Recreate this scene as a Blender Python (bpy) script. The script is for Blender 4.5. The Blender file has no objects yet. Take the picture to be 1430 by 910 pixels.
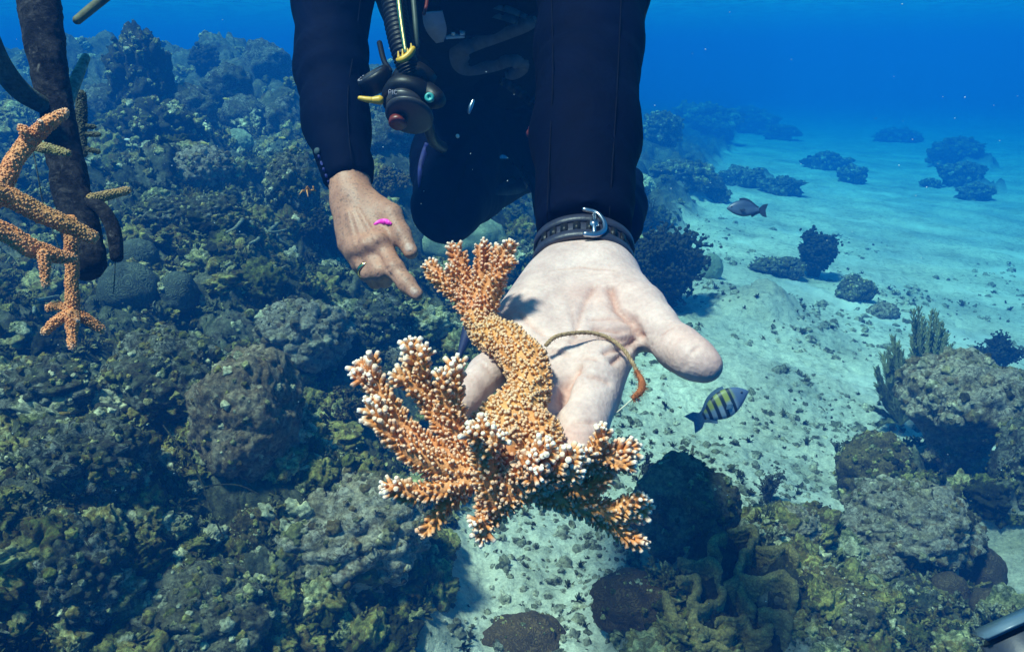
import bpy, bmesh, math, random
import numpy as np
from mathutils import Vector, Matrix

# ------------------------------------------------------------------ camera, light, water
scene = bpy.context.scene
COL = scene.collection
F = 1100.0                       # focal length in pixels of a 1430 px wide picture
PITCH = math.radians(18.4)
CAM = np.array([0.0, 0.0, 1.3])
cam_data = bpy.data.cameras.new('camera')
cam_data.sensor_width = 36.0
cam_data.lens = 36.0 * F / 1430.0
cam_data.clip_start = 0.02
cam_data.clip_end = 400.0
cam_obj = bpy.data.objects.new('camera', cam_data)
COL.objects.link(cam_obj)
cam_obj.location = CAM
cam_obj.rotation_euler = (math.pi / 2 - PITCH, 0, 0)
scene.camera = cam_obj
cam_data.dof.use_dof = False

SUN_EL, SUN_AZ = math.radians(64), math.radians(232)   # azimuth clockwise from +Y
world = bpy.data.worlds.new('World')
scene.world = world
world.use_nodes = True
wn = world.node_tree
for n in list(wn.nodes): wn.nodes.remove(n)
w_sky = wn.nodes.new('ShaderNodeTexSky'); w_sky.sky_type = 'NISHITA'; w_sky.sun_disc = False
w_sky.sun_elevation = SUN_EL; w_sky.sun_rotation = SUN_AZ
w_mul = wn.nodes.new('ShaderNodeMix'); w_mul.data_type = 'RGBA'; w_mul.blend_type = 'MULTIPLY'
w_mul.inputs[0].default_value = 1.0
w_mul.inputs[7].default_value = (0.13, 0.58, 0.68, 1)    # the sky as it arrives through the water column
w_bg = wn.nodes.new('ShaderNodeBackground'); w_bg.inputs['Strength'].default_value = 0.15
w_out = wn.nodes.new('ShaderNodeOutputWorld')
wn.links.new(w_sky.outputs['Color'], w_mul.inputs[6])
wn.links.new(w_mul.outputs[2], w_bg.inputs['Color'])
wn.links.new(w_bg.outputs['Background'], w_out.inputs['Surface'])

sun_data = bpy.data.lights.new('sun', 'SUN')
sun_data.energy = 5.0
sun_data.angle = math.radians(7.0)
sun_data.color = (1.0, 0.94, 0.80)
sun = bpy.data.objects.new('sun', sun_data)
COL.objects.link(sun)
to_sun = Vector((math.sin(SUN_AZ) * math.cos(SUN_EL), math.cos(SUN_AZ) * math.cos(SUN_EL), math.sin(SUN_EL)))
sun.rotation_euler = to_sun.to_track_quat('Z', 'Y').to_euler()
sun.location = (0, 0, 6)

scene.view_settings.view_transform = 'Standard'
scene.view_settings.look = 'None'
scene.view_settings.exposure = 0.82
scene.view_settings.gamma = 1.0
scene.render.engine = 'CYCLES'
scene.cycles.max_bounces = 6
scene.cycles.diffuse_bounces = 2
scene.cycles.glossy_bounces = 2
scene.cycles.transparent_max_bounces = 6
scene.cycles.volume_bounces = 1
scene.cycles.use_denoising = True
scene.cycles.caustics_reflective = False
scene.cycles.caustics_refractive = False

# ------------------------------------------------------------------ geometry helpers
C_R = np.array([1.0, 0, 0])
C_U = np.array([0, math.sin(PITCH), math.cos(PITCH)])
C_F = np.array([0, math.cos(PITCH), -math.sin(PITCH)])

def P(px, py, d):
    """A point of the place seen at a pixel of the photograph, d metres along the view axis."""
    return CAM + C_R * ((px - 715) / F * d) + C_U * (-(py - 455) / F * d) + C_F * d

def nrm(v):
    v = np.asarray(v, dtype=np.float64)
    return v / (np.linalg.norm(v, axis=-1, keepdims=True) + 1e-12)

def _hash(ix, iy, iz, seed):
    with np.errstate(over='ignore'):
        h = ix.astype(np.uint32) * np.uint32(374761393) + iy.astype(np.uint32) * np.uint32(668265263) \
            + iz.astype(np.uint32) * np.uint32(2147483647 - 5) + np.uint32((seed * 974634777 + 12345) % 4294967296)
        h = (h ^ (h >> np.uint32(13))) * np.uint32(1274126177)
        h = (h ^ (h >> np.uint32(16))) * np.uint32(2246822519)
        return h ^ (h >> np.uint32(15))

_g = np.random.RandomState(3).normal(size=(64, 3)); _g /= np.linalg.norm(_g, axis=1)[:, None]
G3 = _g.astype(np.float32)

def perlin(p, seed=0):
    p = np.asarray(p, dtype=np.float32)
    i = np.floor(p); f = p - i; i = i.astype(np.int64)
    u = f * f * f * (f * (f * 6 - 15) + 10)
    out = np.zeros(len(p), np.float32)
    for dx in (0, 1):
        wx = u[:, 0] if dx else 1 - u[:, 0]
        for dy in (0, 1):
            wy = u[:, 1] if dy else 1 - u[:, 1]
            for dz in (0, 1):
                wz = u[:, 2] if dz else 1 - u[:, 2]
                g = G3[_hash(i[:, 0] + dx, i[:, 1] + dy, i[:, 2] + dz, seed) & np.uint32(63)]
                out += wx * wy * wz * (g[:, 0] * (f[:, 0] - dx) + g[:, 1] * (f[:, 1] - dy) + g[:, 2] * (f[:, 2] - dz))
    return out * 1.6

def perlin2(x, y, seed=0):
    x = np.asarray(x, np.float32); y = np.asarray(y, np.float32)
    ix = np.floor(x); iy = np.floor(y); fx = x - ix; fy = y - iy
    ix = ix.astype(np.int64); iy = iy.astype(np.int64); z0 = np.zeros_like(ix)
    ux = fx * fx * fx * (fx * (fx * 6 - 15) + 10); uy = fy * fy * fy * (fy * (fy * 6 - 15) + 10)
    out = 0
    for dx in (0, 1):
        wx = ux if dx else 1 - ux
        for dy in (0, 1):
            wy = uy if dy else 1 - uy
            a = (_hash(ix + dx, iy + dy, z0, seed) & np.uint32(1023)).astype(np.float32) * np.float32(2 * math.pi / 1024)
            out = out + wx * wy * (np.cos(a) * (fx - dx) + np.sin(a) * (fy - dy))
    return out * 1.5

def fbm2(x, y, octv=4, seed=0, gain=0.5):
    a, s, t = 1.0, 1.0, 0
    for k in range(octv):
        t = t + a * perlin2(x * s + 17.3 * k, y * s - 9.1 * k, seed + k); a *= gain; s *= 2.03
    return t

def fbm3(p, octv=4, seed=0, gain=0.5):
    a, s, t = 1.0, 1.0, 0
    for k in range(octv):
        t = t + a * perlin(p * s + 13.7 * k, seed + k); a *= gain; s *= 2.03
    return t

def cells2(x, y, seed=0):
    """distance to the nearest jittered cell point and that cell's random number"""
    x = np.asarray(x, np.float32); y = np.asarray(y, np.float32)
    ix = np.floor(x).astype(np.int64); iy = np.floor(y).astype(np.int64)
    best = np.full(x.shape, 9.0, np.float32); rid = np.zeros(x.shape, np.float32); z0 = np.zeros_like(ix)
    for dx in (-1, 0, 1):
        for dy in (-1, 0, 1):
            h = _hash(ix + dx, iy + dy, z0, seed)
            jx = (h & np.uint32(1023)).astype(np.float32) / 1023; jy = ((h >> np.uint32(10)) & np.uint32(1023)).astype(np.float32) / 1023
            d = (ix + dx + jx - x) ** 2 + (iy + dy + jy - y) ** 2
            m = d < best
            best = np.where(m, d, best); rid = np.where(m, ((h >> np.uint32(20)) & np.uint32(1023)).astype(np.float32) / 1023, rid)
    return np.sqrt(best), rid

def cells3(p, seed=0):
    p = np.asarray(p, np.float32); i = np.floor(p).astype(np.int64)
    best = np.full(len(p), 9.0, np.float32)
    for dx in (-1, 0, 1):
        for dy in (-1, 0, 1):
            for dz in (-1, 0, 1):
                h = _hash(i[:, 0] + dx, i[:, 1] + dy, i[:, 2] + dz, seed)
                j = np.stack([(h & np.uint32(1023)), ((h >> np.uint32(10)) & np.uint32(1023)), ((h >> np.uint32(20)) & np.uint32(1023))], 1).astype(np.float32) / 1023
                d = ((i + np.array([dx, dy, dz]) + j - p) ** 2).sum(1)
                best = np.minimum(best, d)
    return np.sqrt(best)

def sstep(a, b, x):
    t = np.clip((x - a) / (b - a), 0, 1)
    return t * t * (3 - 2 * t)

def tag(o, label=None, cat=None, group=None, kind=None):
    if label: o['label'] = label
    if cat: o['category'] = cat
    if group: o['group'] = group
    if kind: o['kind'] = kind
    return o

def thing(name, loc, label, cat, group=None):
    o = bpy.data.objects.new(name, None)
    COL.objects.link(o)
    o.empty_display_size = 0.05
    o.location = loc
    return tag(o, label, cat, group)

def mesh_data(name, verts, faces, mat=None, smooth=True, attrs=None):
    """faces: an array (m,3) or (m,4), or a list of such arrays"""
    if isinstance(faces, np.ndarray): faces = [faces]
    faces = [np.asarray(f) for f in faces if len(f)]
    me = bpy.data.meshes.new(name)
    verts = np.asarray(verts, dtype=np.float32)
    me.vertices.add(len(verts)); me.vertices.foreach_set('co', verts.ravel())
    loops = np.concatenate([f.ravel() for f in faces]).astype(np.int32)
    sizes = np.concatenate([np.full(len(f), f.shape[1], np.int32) for f in faces])
    starts = np.concatenate([[0], np.cumsum(sizes)[:-1]]).astype(np.int32)
    me.loops.add(len(loops)); me.loops.foreach_set('vertex_index', loops)
    me.polygons.add(len(sizes)); me.polygons.foreach_set('loop_start', starts)
    me.update(calc_edges=True)
    me.polygons.foreach_set('use_smooth', np.full(len(sizes), smooth, bool))
    for k, v in (attrs or {}).items():
        v = np.asarray(v, np.float32)
        if v.ndim == 1:
            a = me.attributes.new(k, 'FLOAT', 'POINT'); a.data.foreach_set('value', v)
        else:
            a = me.attributes.new(k, 'FLOAT_COLOR', 'POINT')
            if v.shape[1] == 3: v = np.concatenate([v, np.ones((len(v), 1), np.float32)], 1)
            a.data.foreach_set('color', v.ravel())
    if mat: me.materials.append(mat)
    me.validate()
    return me

def obj(name, verts, faces, mat=None, parent=None, smooth=True, attrs=None, origin=None):
    """links one mesh object; verts in world coordinates"""
    if parent is not None: o0 = np.array(parent_loc(parent))
    elif origin is not None: o0 = np.asarray(origin, float)
    else: o0 = np.zeros(3)
    me = mesh_data(name, np.asarray(verts, float) - o0, faces, mat, smooth, attrs)
    o = bpy.data.objects.new(name, me)
    COL.objects.link(o)
    if parent is not None: o.parent = parent
    else: o.location = o0
    return o

def parent_loc(p):
    l = Vector(p.location)
    while p.parent is not None:
        p = p.parent; l = l + p.location
    return l

def merge(parts):
    """[(verts, faces or [faces]) ...] -> verts, [faces3, faces4]"""
    V, f3, f4, n = [], [], [], 0
    for v, fs in parts:
        if isinstance(fs, np.ndarray): fs = [fs]
        for f in fs:
            if len(f) == 0: continue
            (f3 if f.shape[1] == 3 else f4).append(f + n)
        V.append(v); n += len(v)
    out = []
    if f3: out.append(np.concatenate(f3))
    if f4: out.append(np.concatenate(f4))
    return np.concatenate(V), out

def spline(pts, n):
    """Catmull-Rom through rows of pts (any number of columns)"""
    pts = np.asarray(pts, float)
    if len(pts) == 2:
        t = np.linspace(0, 1, n)[:, None]; return pts[0] * (1 - t) + pts[1] * t
    p = np.vstack([2 * pts[0] - pts[1], pts, 2 * pts[-1] - pts[-2]])
    m = len(pts) - 1
    t = np.linspace(0, m, n); i = np.minimum(t.astype(int), m - 1); u = (t - i)[:, None]
    a, b, c, d = p[i], p[i + 1], p[i + 2], p[i + 3]
    return 0.5 * (2 * b + (c - a) * u + (2 * a - 5 * b + 4 * c - d) * u * u + (3 * b - a - 3 * c + d) * u ** 3)

def frames(path):
    t = nrm(np.gradient(path, axis=0))
    ref = np.array([0, 0, 1.0]) if abs(t[0][2]) < 0.8 else np.array([1.0, 0, 0])
    n = np.cross(t[0], ref); n /= np.linalg.norm(n)
    N = [n]
    for k in range(1, len(path)):
        n = N[-1] - t[k] * np.dot(N[-1], t[k]); n /= np.linalg.norm(n) + 1e-12
        N.append(n)
    N = np.array(N); B = np.cross(t, N)
    return t, N, B

def tube(path, rad, sides=8, flat=1.0, cap=True, rnd=True):
    """tapered tube along path; returns verts, [tris, quads]"""
    path = np.asarray(path, float); n = len(path)
    rad = np.broadcast_to(np.asarray(rad, float), (n,))
    t, N, B = frames(path)
    if rnd:   # rounded ends: one extra small ring each side
        path = np.vstack([path[0] - t[0] * rad[0] * .6, path, path[-1] + t[-1] * rad[-1] * .6])
        rad = np.concatenate([[rad[0] * .62], rad, [rad[-1] * .62]])
        N = np.vstack([N[0], N, N[-1]]); B = np.vstack([B[0], B, B[-1]]); n += 2
    a = np.linspace(0, 2 * math.pi, sides, endpoint=False)
    ring = N[:, None, :] * np.cos(a)[None, :, None] + flat * B[:, None, :] * np.sin(a)[None, :, None]
    v = (path[:, None, :] + ring * rad[:, None, None]).reshape(-1, 3)
    i = np.arange(n - 1)[:, None] * sides; j = np.arange(sides)[None, :]; j2 = (j + 1) % sides
    q = np.stack([i + j, i + j2, i + sides + j2, i + sides + j], -1).reshape(-1, 4)
    tri = np.zeros((0, 3), int)
    if cap:
        v = np.vstack([v, path[0], path[-1]]); c0, c1 = n * sides, n * sides + 1
        jj = np.arange(sides); k2 = (jj + 1) % sides
        tri = np.vstack([np.stack([np.full(sides, c0), k2, jj], 1), np.stack([np.full(sides, c1), (n - 1) * sides + jj, (n - 1) * sides + k2], 1)])
    return v, [tri, q]

_ico = {}
def ico(sub):
    if sub not in _ico:
        bm = bmesh.new(); bmesh.ops.create_icosphere(bm, subdivisions=sub, radius=1.0)
        bm.verts.ensure_lookup_table()
        _ico[sub] = (np.array([v.co[:] for v in bm.verts]), np.array([[v.index for v in f.verts] for f in bm.faces]))
        bm.free()
    return _ico[sub]

def box(c, size, R=None, bevel=0.0):
    """bevelled box; verts, [faces]"""
    bm = bmesh.new(); bmesh.ops.create_cube(bm, size=1.0)
    for v in bm.verts: v.co = Vector((v.co.x * size[0], v.co.y * size[1], v.co.z * size[2]))
    if bevel: bmesh.ops.bevel(bm, geom=list(bm.edges), offset=bevel, segments=2, affect='EDGES')
    bmesh.ops.triangulate(bm, faces=list(bm.faces))
    bm.verts.ensure_lookup_table()
    v = np.array([x.co[:] for x in bm.verts]); f = np.array([[x.index for x in y.verts] for y in bm.faces]); bm.free()
    if R is not None: v = v @ np.asarray(R).T
    return v + np.asarray(c), [f]

def basis(x, y=None):
    """3x3 matrix whose columns are x, y', z'"""
    x = nrm(x); y = np.array([0, 0, 1.0]) if y is None else np.asarray(y, float)
    z = np.cross(x, y)
    if np.linalg.norm(z) < 1e-6: z = np.cross(x, [0.3, 1, 0.2])
    z = nrm(z); y = np.cross(z, x)
    return np.stack([x, y, z], 1)

def scatter(tv, tf, M, T):
    """copies of a template mesh: M (k,3,3), T (k,3)"""
    k, n = len(T), len(tv)
    v = np.einsum('kij,nj->kni', M, tv) + T[:, None, :]
    f = (tf[None] + (np.arange(k) * n)[:, None, None]).reshape(-1, tf.shape[1])
    return v.reshape(-1, 3), f

def align(D, rng, spin=True):
    """(k,3,3) rotations taking z to the rows of D"""
    D = nrm(D); k = len(D)
    r = rng.normal(size=(k, 3)); x = nrm(np.cross(r, D)); y = np.cross(D, x)
    return np.stack([x, y, D], -1)

# ---- signed distance fields meshed with surface nets
class Field:
    def __init__(s, lo, hi, h):
        s.lo = np.asarray(lo, float); s.h = h
        s.n = np.ceil((np.asarray(hi, float) - s.lo) / h).astype(int) + 1
        s.v = np.full(s.n, 0.12, np.float32)
    def _sub(s, lo, hi):
        a = np.clip(np.floor((lo - s.lo) / s.h).astype(int), 0, s.n); b = np.clip(np.ceil((hi - s.lo) / s.h).astype(int) + 1, 0, s.n)
        if (b <= a).any(): return None, None
        g = [s.lo[k] + s.h * np.arange(a[k], b[k]) for k in range(3)]
        X = np.stack(np.meshgrid(*g, indexing='ij'), -1).astype(np.float32)
        return tuple(slice(a[k], b[k]) for k in range(3)), X
    def add(s, fn, lo, hi, k):
        sl, X = s._sub(np.asarray(lo) - .03 - k, np.asarray(hi) + .03 + k)
        if sl is None: return
        d = fn(X); o = s.v[sl]
        if k < 0: s.v[sl] = np.maximum(o, d); return
        h = np.maximum(k - np.abs(o - d), 0) / max(k, 1e-9)
        s.v[sl] = np.minimum(o, d) - h * h * k * .25
    def cone(s, a, b, ra, rb, k=.01, flat=None):
        """round cone; flat=(axis, factor) squeezes it along an axis"""
        a = np.asarray(a, np.float32); b = np.asarray(b, np.float32)
        def fn(X):
            q = X - a; ba = b - a
            if flat is not None:
                ax = np.asarray(nrm(flat[0]), np.float32); fac = flat[1]
                q = q + ax * ((q @ ax) * (1 / fac - 1))[..., None]; bb = ba + ax * float(ba @ ax) * (1 / fac - 1)
            else: bb = ba
            t = np.clip((q @ bb) / float(bb @ bb), 0, 1)
            return np.linalg.norm(q - t[..., None] * bb, axis=-1) - (ra + (rb - ra) * t)
        r = max(ra, rb)
        s.add(fn, np.minimum(a, b) - r, np.maximum(a, b) + r, k)
    def chain(s, pts, rad, k=.01, flat=None):
        for i in range(len(pts) - 1): s.cone(pts[i], pts[i + 1], rad[i], rad[i + 1], k, flat)
    def ball(s, c, r, k=.01, R=None):
        c = np.asarray(c, np.float32); r = np.broadcast_to(np.asarray(r, np.float32), (3,))
        Rm = np.eye(3, dtype=np.float32) if R is None else np.asarray(R, np.float32)
        def fn(X):
            q = ((X - c) @ Rm) / r
            return (np.linalg.norm(q, axis=-1) - 1) * float(r.min())
        m = float(r.max()); s.add(fn, c - m, c + m, k)
    def cut(s, c, n, lo, hi):
        """removes what lies beyond the plane, inside the box"""
        n = np.asarray(nrm(n), np.float32); c = np.asarray(c, np.float32)
        sl, X = s._sub(np.asarray(lo), np.asarray(hi))
        if sl is None: return
        s.v[sl] = np.maximum(s.v[sl], (X - c) @ n)
    def mesh(s):
        V = s.v; n = V.shape; neg = V < 0
        cnt = np.zeros(tuple(np.array(n) - 1), np.int8)
        for i in (0, 1):
            for j in (0, 1):
                for k in (0, 1): cnt += neg[i:n[0] - 1 + i, j:n[1] - 1 + j, k:n[2] - 1 + k]
        act = (cnt > 0) & (cnt < 8)
        idx = np.full(act.shape, -1, np.int64); c = np.argwhere(act); idx[act] = np.arange(len(c))
        acc = np.zeros((len(c), 3)); num = np.zeros(len(c))
        cor = [(i, j, k) for i in (0, 1) for j in (0, 1) for k in (0, 1)]
        for p in cor:
            for ax in range(3):
                if p[ax]: continue
                q = list(p); q[ax] = 1
                va = V[c[:, 0] + p[0], c[:, 1] + p[1], c[:, 2] + p[2]]; vb = V[c[:, 0] + q[0], c[:, 1] + q[1], c[:, 2] + q[2]]
                m = (va < 0) != (vb < 0)
                t = np.where(m, va / np.where(m, va - vb, 1), 0)
                pt = np.array(p, float)[None] + 0 * acc; pt[:, ax] = t
                acc += pt * m[:, None]; num += m
        v = s.lo + s.h * (c + acc / num[:, None])
        Q = []
        for ax in range(3):
            a1, a2 = [(1, 2), (2, 0), (0, 1)][ax]
            sl0 = [slice(1, n[k] - 1) for k in range(3)]; sl0[ax] = slice(0, n[ax] - 1)
            sl1 = list(sl0); sl1[ax] = slice(1, n[ax])
            A = neg[tuple(sl0)]; B = neg[tuple(sl1)]
            e = np.argwhere(A != B); flip = A[A != B]
            base = e.copy()
            for k in range(3):
                if k != ax: base[:, k] += 1
            def at(d1, d2):
                b = base.copy(); b[:, a1] += d1; b[:, a2] += d2
                return idx[b[:, 0], b[:, 1], b[:, 2]]
            q = np.stack([at(-1, -1), at(0, -1), at(0, 0), at(-1, 0)], 1)
            q[~flip] = q[~flip][:, ::-1]
            Q.append(q)
        return v, np.concatenate(Q)

def relax(v, q, it=2, lam=.5):
    e = np.concatenate([q[:, [i, (i + 1) % q.shape[1]]] for i in range(q.shape[1])])
    for _ in range(it):
        s = np.zeros_like(v); n = np.zeros(len(v))
        for k in range(3):
            s[:, k] = np.bincount(e[:, 0], v[e[:, 1], k], len(v)) + np.bincount(e[:, 1], v[e[:, 0], k], len(v))
        n = np.bincount(e[:, 0], minlength=len(v)) + np.bincount(e[:, 1], minlength=len(v))
        v = v + lam * (s / np.maximum(n, 1)[:, None] - v)
    return v

def vnormals(v, q):
    fn = np.cross(v[q[:, 1]] - v[q[:, 0]], v[q[:, 2]] - v[q[:, 0]])
    N = np.zeros_like(v)
    for i in range(q.shape[1]):
        for k in range(3): N[:, k] += np.bincount(q[:, i], fn[:, k], len(v))
    return nrm(N)

# ------------------------------------------------------------------ materials
class Nodes:
    def __init__(s, name):
        s.m = bpy.data.materials.new(name); s.m.use_nodes = True
        s.t = s.m.node_tree; s.b = s.t.nodes['Principled BSDF']; s.out = s.t.nodes['Material Output']
        s.tc = s.n('ShaderNodeTexCoord')
    def n(s, typ, **kw):
        x = s.t.nodes.new(typ)
        for k, v in kw.items(): setattr(x, k, v)
        return x
    def link(s, a, b): s.t.links.new(a, b)
    def set(s, **kw):
        for k, v in kw.items():
            i = s.b.inputs[k.replace('_', ' ')]
            i.default_value = (*v, 1) if isinstance(v, tuple) and len(v) == 3 and i.type == 'RGBA' else v
    def noise(s, scale, detail=4, rough=.55, coord='Object', dist=0.0):
        x = s.n('ShaderNodeTexNoise'); x.inputs['Scale'].default_value = scale; x.inputs['Detail'].default_value = detail
        x.inputs['Roughness'].default_value = rough; x.inputs['Distortion'].default_value = dist
        s.link(s.tc.outputs[coord] if isinstance(coord, str) else coord, x.inputs['Vector']); return x.outputs['Fac']
    def voro(s, scale, feature='F1', coord='Object', out='Distance'):
        x = s.n('ShaderNodeTexVoronoi', feature=feature); x.inputs['Scale'].default_value = scale
        s.link(s.tc.outputs[coord], x.inputs['Vector']); return x.outputs[out]
    def ramp(s, fac, stops, interp='LINEAR'):
        x = s.n('ShaderNodeValToRGB'); x.color_ramp.interpolation = interp
        e = x.color_ramp.elements
        while len(e) < len(stops): e.new(0.5)
        for k, (p, c) in enumerate(stops): e[k].position = p; e[k].color = (*c, 1) if len(c) == 3 else c
        s.link(fac, x.inputs['Fac']); return x.outputs['Color']
    def mix(s, fac, a, b, mode='MIX'):
        x = s.n('ShaderNodeMix', data_type='RGBA', blend_type=mode)
        for sock, v in ((x.inputs[0], fac), (x.inputs[6], a), (x.inputs[7], b)):
            if hasattr(v, 'is_output'): s.link(v, sock)
            else: sock.default_value = (*v, 1) if isinstance(v, tuple) and len(v) == 3 else v
        return x.outputs[2]
    def math(s, op, a, b=0.0, clamp=False):
        x = s.n('ShaderNodeMath', operation=op, use_clamp=clamp)
        for sock, v in ((x.inputs[0], a), (x.inputs[1], b)):
            if hasattr(v, 'is_output'): s.link(v, sock)
            else: sock.default_value = v
        return x.outputs[0]
    def attr(s, name, out='Fac'):
        return s.n('ShaderNodeAttribute', attribute_name=name).outputs[out]
    def bump(s, h, strength=.5, dist=.01, prev=None):
        x = s.n('ShaderNodeBump'); x.inputs['Strength'].default_value = strength; x.inputs['Distance'].default_value = dist
        s.link(h, x.inputs['Height'])
        if prev: s.link(prev, x.inputs['Normal'])
        s.link(x.outputs['Normal'], s.b.inputs['Normal']); return x.outputs['Normal']
    def color(s, c): s.link(c, s.b.inputs['Base Color'])

def plain(name, col, rough=.5, metal=0.0, nscale=60, namt=.25, bump=.0, spec=.5):
    m = Nodes(name)
    n = m.noise(nscale, 5, .6)
    lo = tuple(c * (1 - namt) for c in col); hi = tuple(min(1, c * (1 + namt)) for c in col)
    m.color(m.ramp(n, [(.3, lo), (.7, hi)]))
    m.set(Roughness=rough, Metallic=metal)
    m.b.inputs['Specular IOR Level'].default_value = spec
    if bump: m.bump(n, bump, .004)
    return m.m

def reef_mat(name, cols, scale=9.0, bump=.9, fine=70.0, sat=1.0):
    """mottled encrusted rock: cols from low to high"""
    m = Nodes(name)
    a = m.noise(scale, 8, .68, dist=.4)
    k = len(cols); st = [(.30 + .42 * i / (k - 1), cols[i]) for i in range(k)]
    c1 = m.ramp(a, st)
    b = m.noise(scale * 3.1, 6, .7, dist=.8)
    c2 = m.ramp(b, [(.34 + .36 * i / (k - 1), cols[(i * 2 + 1) % k]) for i in range(k)])
    c = m.mix(m.ramp(m.noise(scale * 1.7, 5, .6), [(.42, (0, 0, 0)), (.58, (1, 1, 1))]), c1, c2)
    f = m.noise(fine, 6, .75)
    c = m.mix(1.0, c, m.ramp(f, [(.32, (.38, .38, .36)), (.5, (1, 1, 1)), (.68, (1.75, 1.72, 1.6))]), 'MULTIPLY')
    m.color(c); m.set(Roughness=.92)
    m.b.inputs['Specular IOR Level'].default_value = .15
    n1 = m.bump(b, bump, .03)
    m.bump(f, bump, .008, n1)
    return m.m
# ------------------------------------------------------------------ the sea bed
def reef_edge(Y):
    return np.where(Y < 1.4, -.2 + .15 * (Y - 1.4), -.2 + .30 * (Y - 1.4))

PATCH = [(.42, 1.50, .20, .16, .04), (.86, 1.72, .62, .44, .10), (1.75, 2.45, .55, .45, .08)]   # rocky patches on the sand: x, y, rx, ry, rise

def bed(X, Y):
    """sea bed height and its reef mask"""
    X = np.asarray(X, np.float32); Y = np.asarray(Y, np.float32)
    zs = -.16 * 7 * np.tanh(np.where(X > 0, X, .35 * X) / 7) - .012 * np.maximum(Y - 6, 0)
    wob = .22 * fbm2(X * 1.1, Y * 1.1, 3, 5)
    s = reef_edge(Y) - X + wob * np.minimum(1, Y / 3)
    m = sstep(0, 1, s / (.7 + .2 * np.minimum(Y, 9)))
    H = (.27 + .055 * np.minimum(Y, 6.0)) * m * (1 - .4 * sstep(9, 16, Y))
    ridge = np.exp(-((Y - 9.3) / 1.9) ** 2) * sstep(1.4, -2.2, X) * (.75 + .35 * fbm2(X * .55, 3.3 + 0 * Y, 2, 17))
    H = H + .56 * ridge * m
    rough = sstep(-.06, .30, s)
    H = H + .13 * np.exp(-((X - 1.62) / .42) ** 2 - ((Y - 4.9) / .55) ** 2) + .07 * np.exp(-((X - 1.1) / .5) ** 2 - ((Y - 3.6) / .35) ** 2)
    rough = np.maximum(rough, .45 * np.exp(-((X - 1.62) / .35) ** 2 - ((Y - 4.85) / .4) ** 2))
    for (cx, cy, rx, ry, up) in PATCH:
        r = np.sqrt(((X - cx) / rx) ** 2 + ((Y - cy) / ry) ** 2) + .25 * fbm2(X * 3, Y * 3, 2, 8)
        k = sstep(1.05, .55, r)
        H = H + up * k * (1 - m); rough = np.maximum(rough, k)
    return zs + H, rough

def relief(X, Y, rough, fine=True):
    amp = .55 + .25 * np.minimum(Y, 6.0) / 2.0
    a = .17 * fbm2(X * 1.5, Y * 1.5, 3, 11) * amp
    c1, r1 = cells2(X * 2.6 + .2 * perlin2(X * 3, Y * 3, 31), Y * 2.6, 2)
    c2, r2 = cells2(X * 6.5 + .3 * perlin2(X * 7, Y * 7, 32), Y * 6.5 + .3 * perlin2(X * 7, Y * 7, 33), 3)
    a = a + (.14 * r1 + .04) * np.maximum(0, 1 - c1 * c1 * 1.9) * amp
    a = a + .055 * (.3 + r2) * (1 - np.minimum(c2 * 1.25, 1) ** 2) * amp
    b = .034 * fbm2(X * 1.3, Y * 1.3, 3, 21) + .016 * fbm2(X * 7, Y * 7, 3, 22) + .007 * perlin2(X * 5 + .8 * perlin2(X * 2, Y * 2, 43), Y * 17 + X * 4, 44)
    if fine:
        c3, r3 = cells2(X * 17 + .4 * perlin2(X * 18, Y * 18, 34), Y * 17 + .4 * perlin2(X * 18, Y * 18, 35), 4)
        c4, r4 = cells2(X * 44 + .4 * perlin2(X * 40, Y * 40, 36), Y * 44, 6)
        a = a + .026 * (.2 + 1.1 * r3) * (1 - np.minimum(c3 * 1.3, 1) ** 2)
        a = a + .011 * (.2 + r4) * (1 - np.minimum(c4 * 1.3, 1) ** 2) + .010 * fbm2(X * 30, Y * 30, 3, 23)
        c5, r5 = cells2(X * 22, Y * 22, 9)
        spr = sstep(-.15, .5, fbm2(X * .9, Y * .9, 3, 41))
        b = b + .016 * np.maximum(0, r5 - .55) * 2 * np.maximum(0, 1 - c5 * 2.2) * (.3 + spr) + .005 * fbm2(X * 34, Y * 34, 3, 24)
    return a * rough + b * (1 - rough)

def ground_z(X, Y, fine=True):
    z, r = bed(X, Y)
    return z + relief(np.asarray(X, np.float32), np.asarray(Y, np.float32), r, fine)

def hit(px, py, lift=0.0):
    """where the line of sight through a pixel meets the sea bed"""
    d = nrm(P(px, py, 1.0) - CAM)
    t = np.exp(np.linspace(math.log(.5), math.log(60), 1500))
    p = CAM + d * t[:, None]
    below = p[:, 2] < ground_z(p[:, 0], p[:, 1], False) + lift
    k = int(np.argmax(below)) if below.any() else len(t) - 1
    return p[k]

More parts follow.
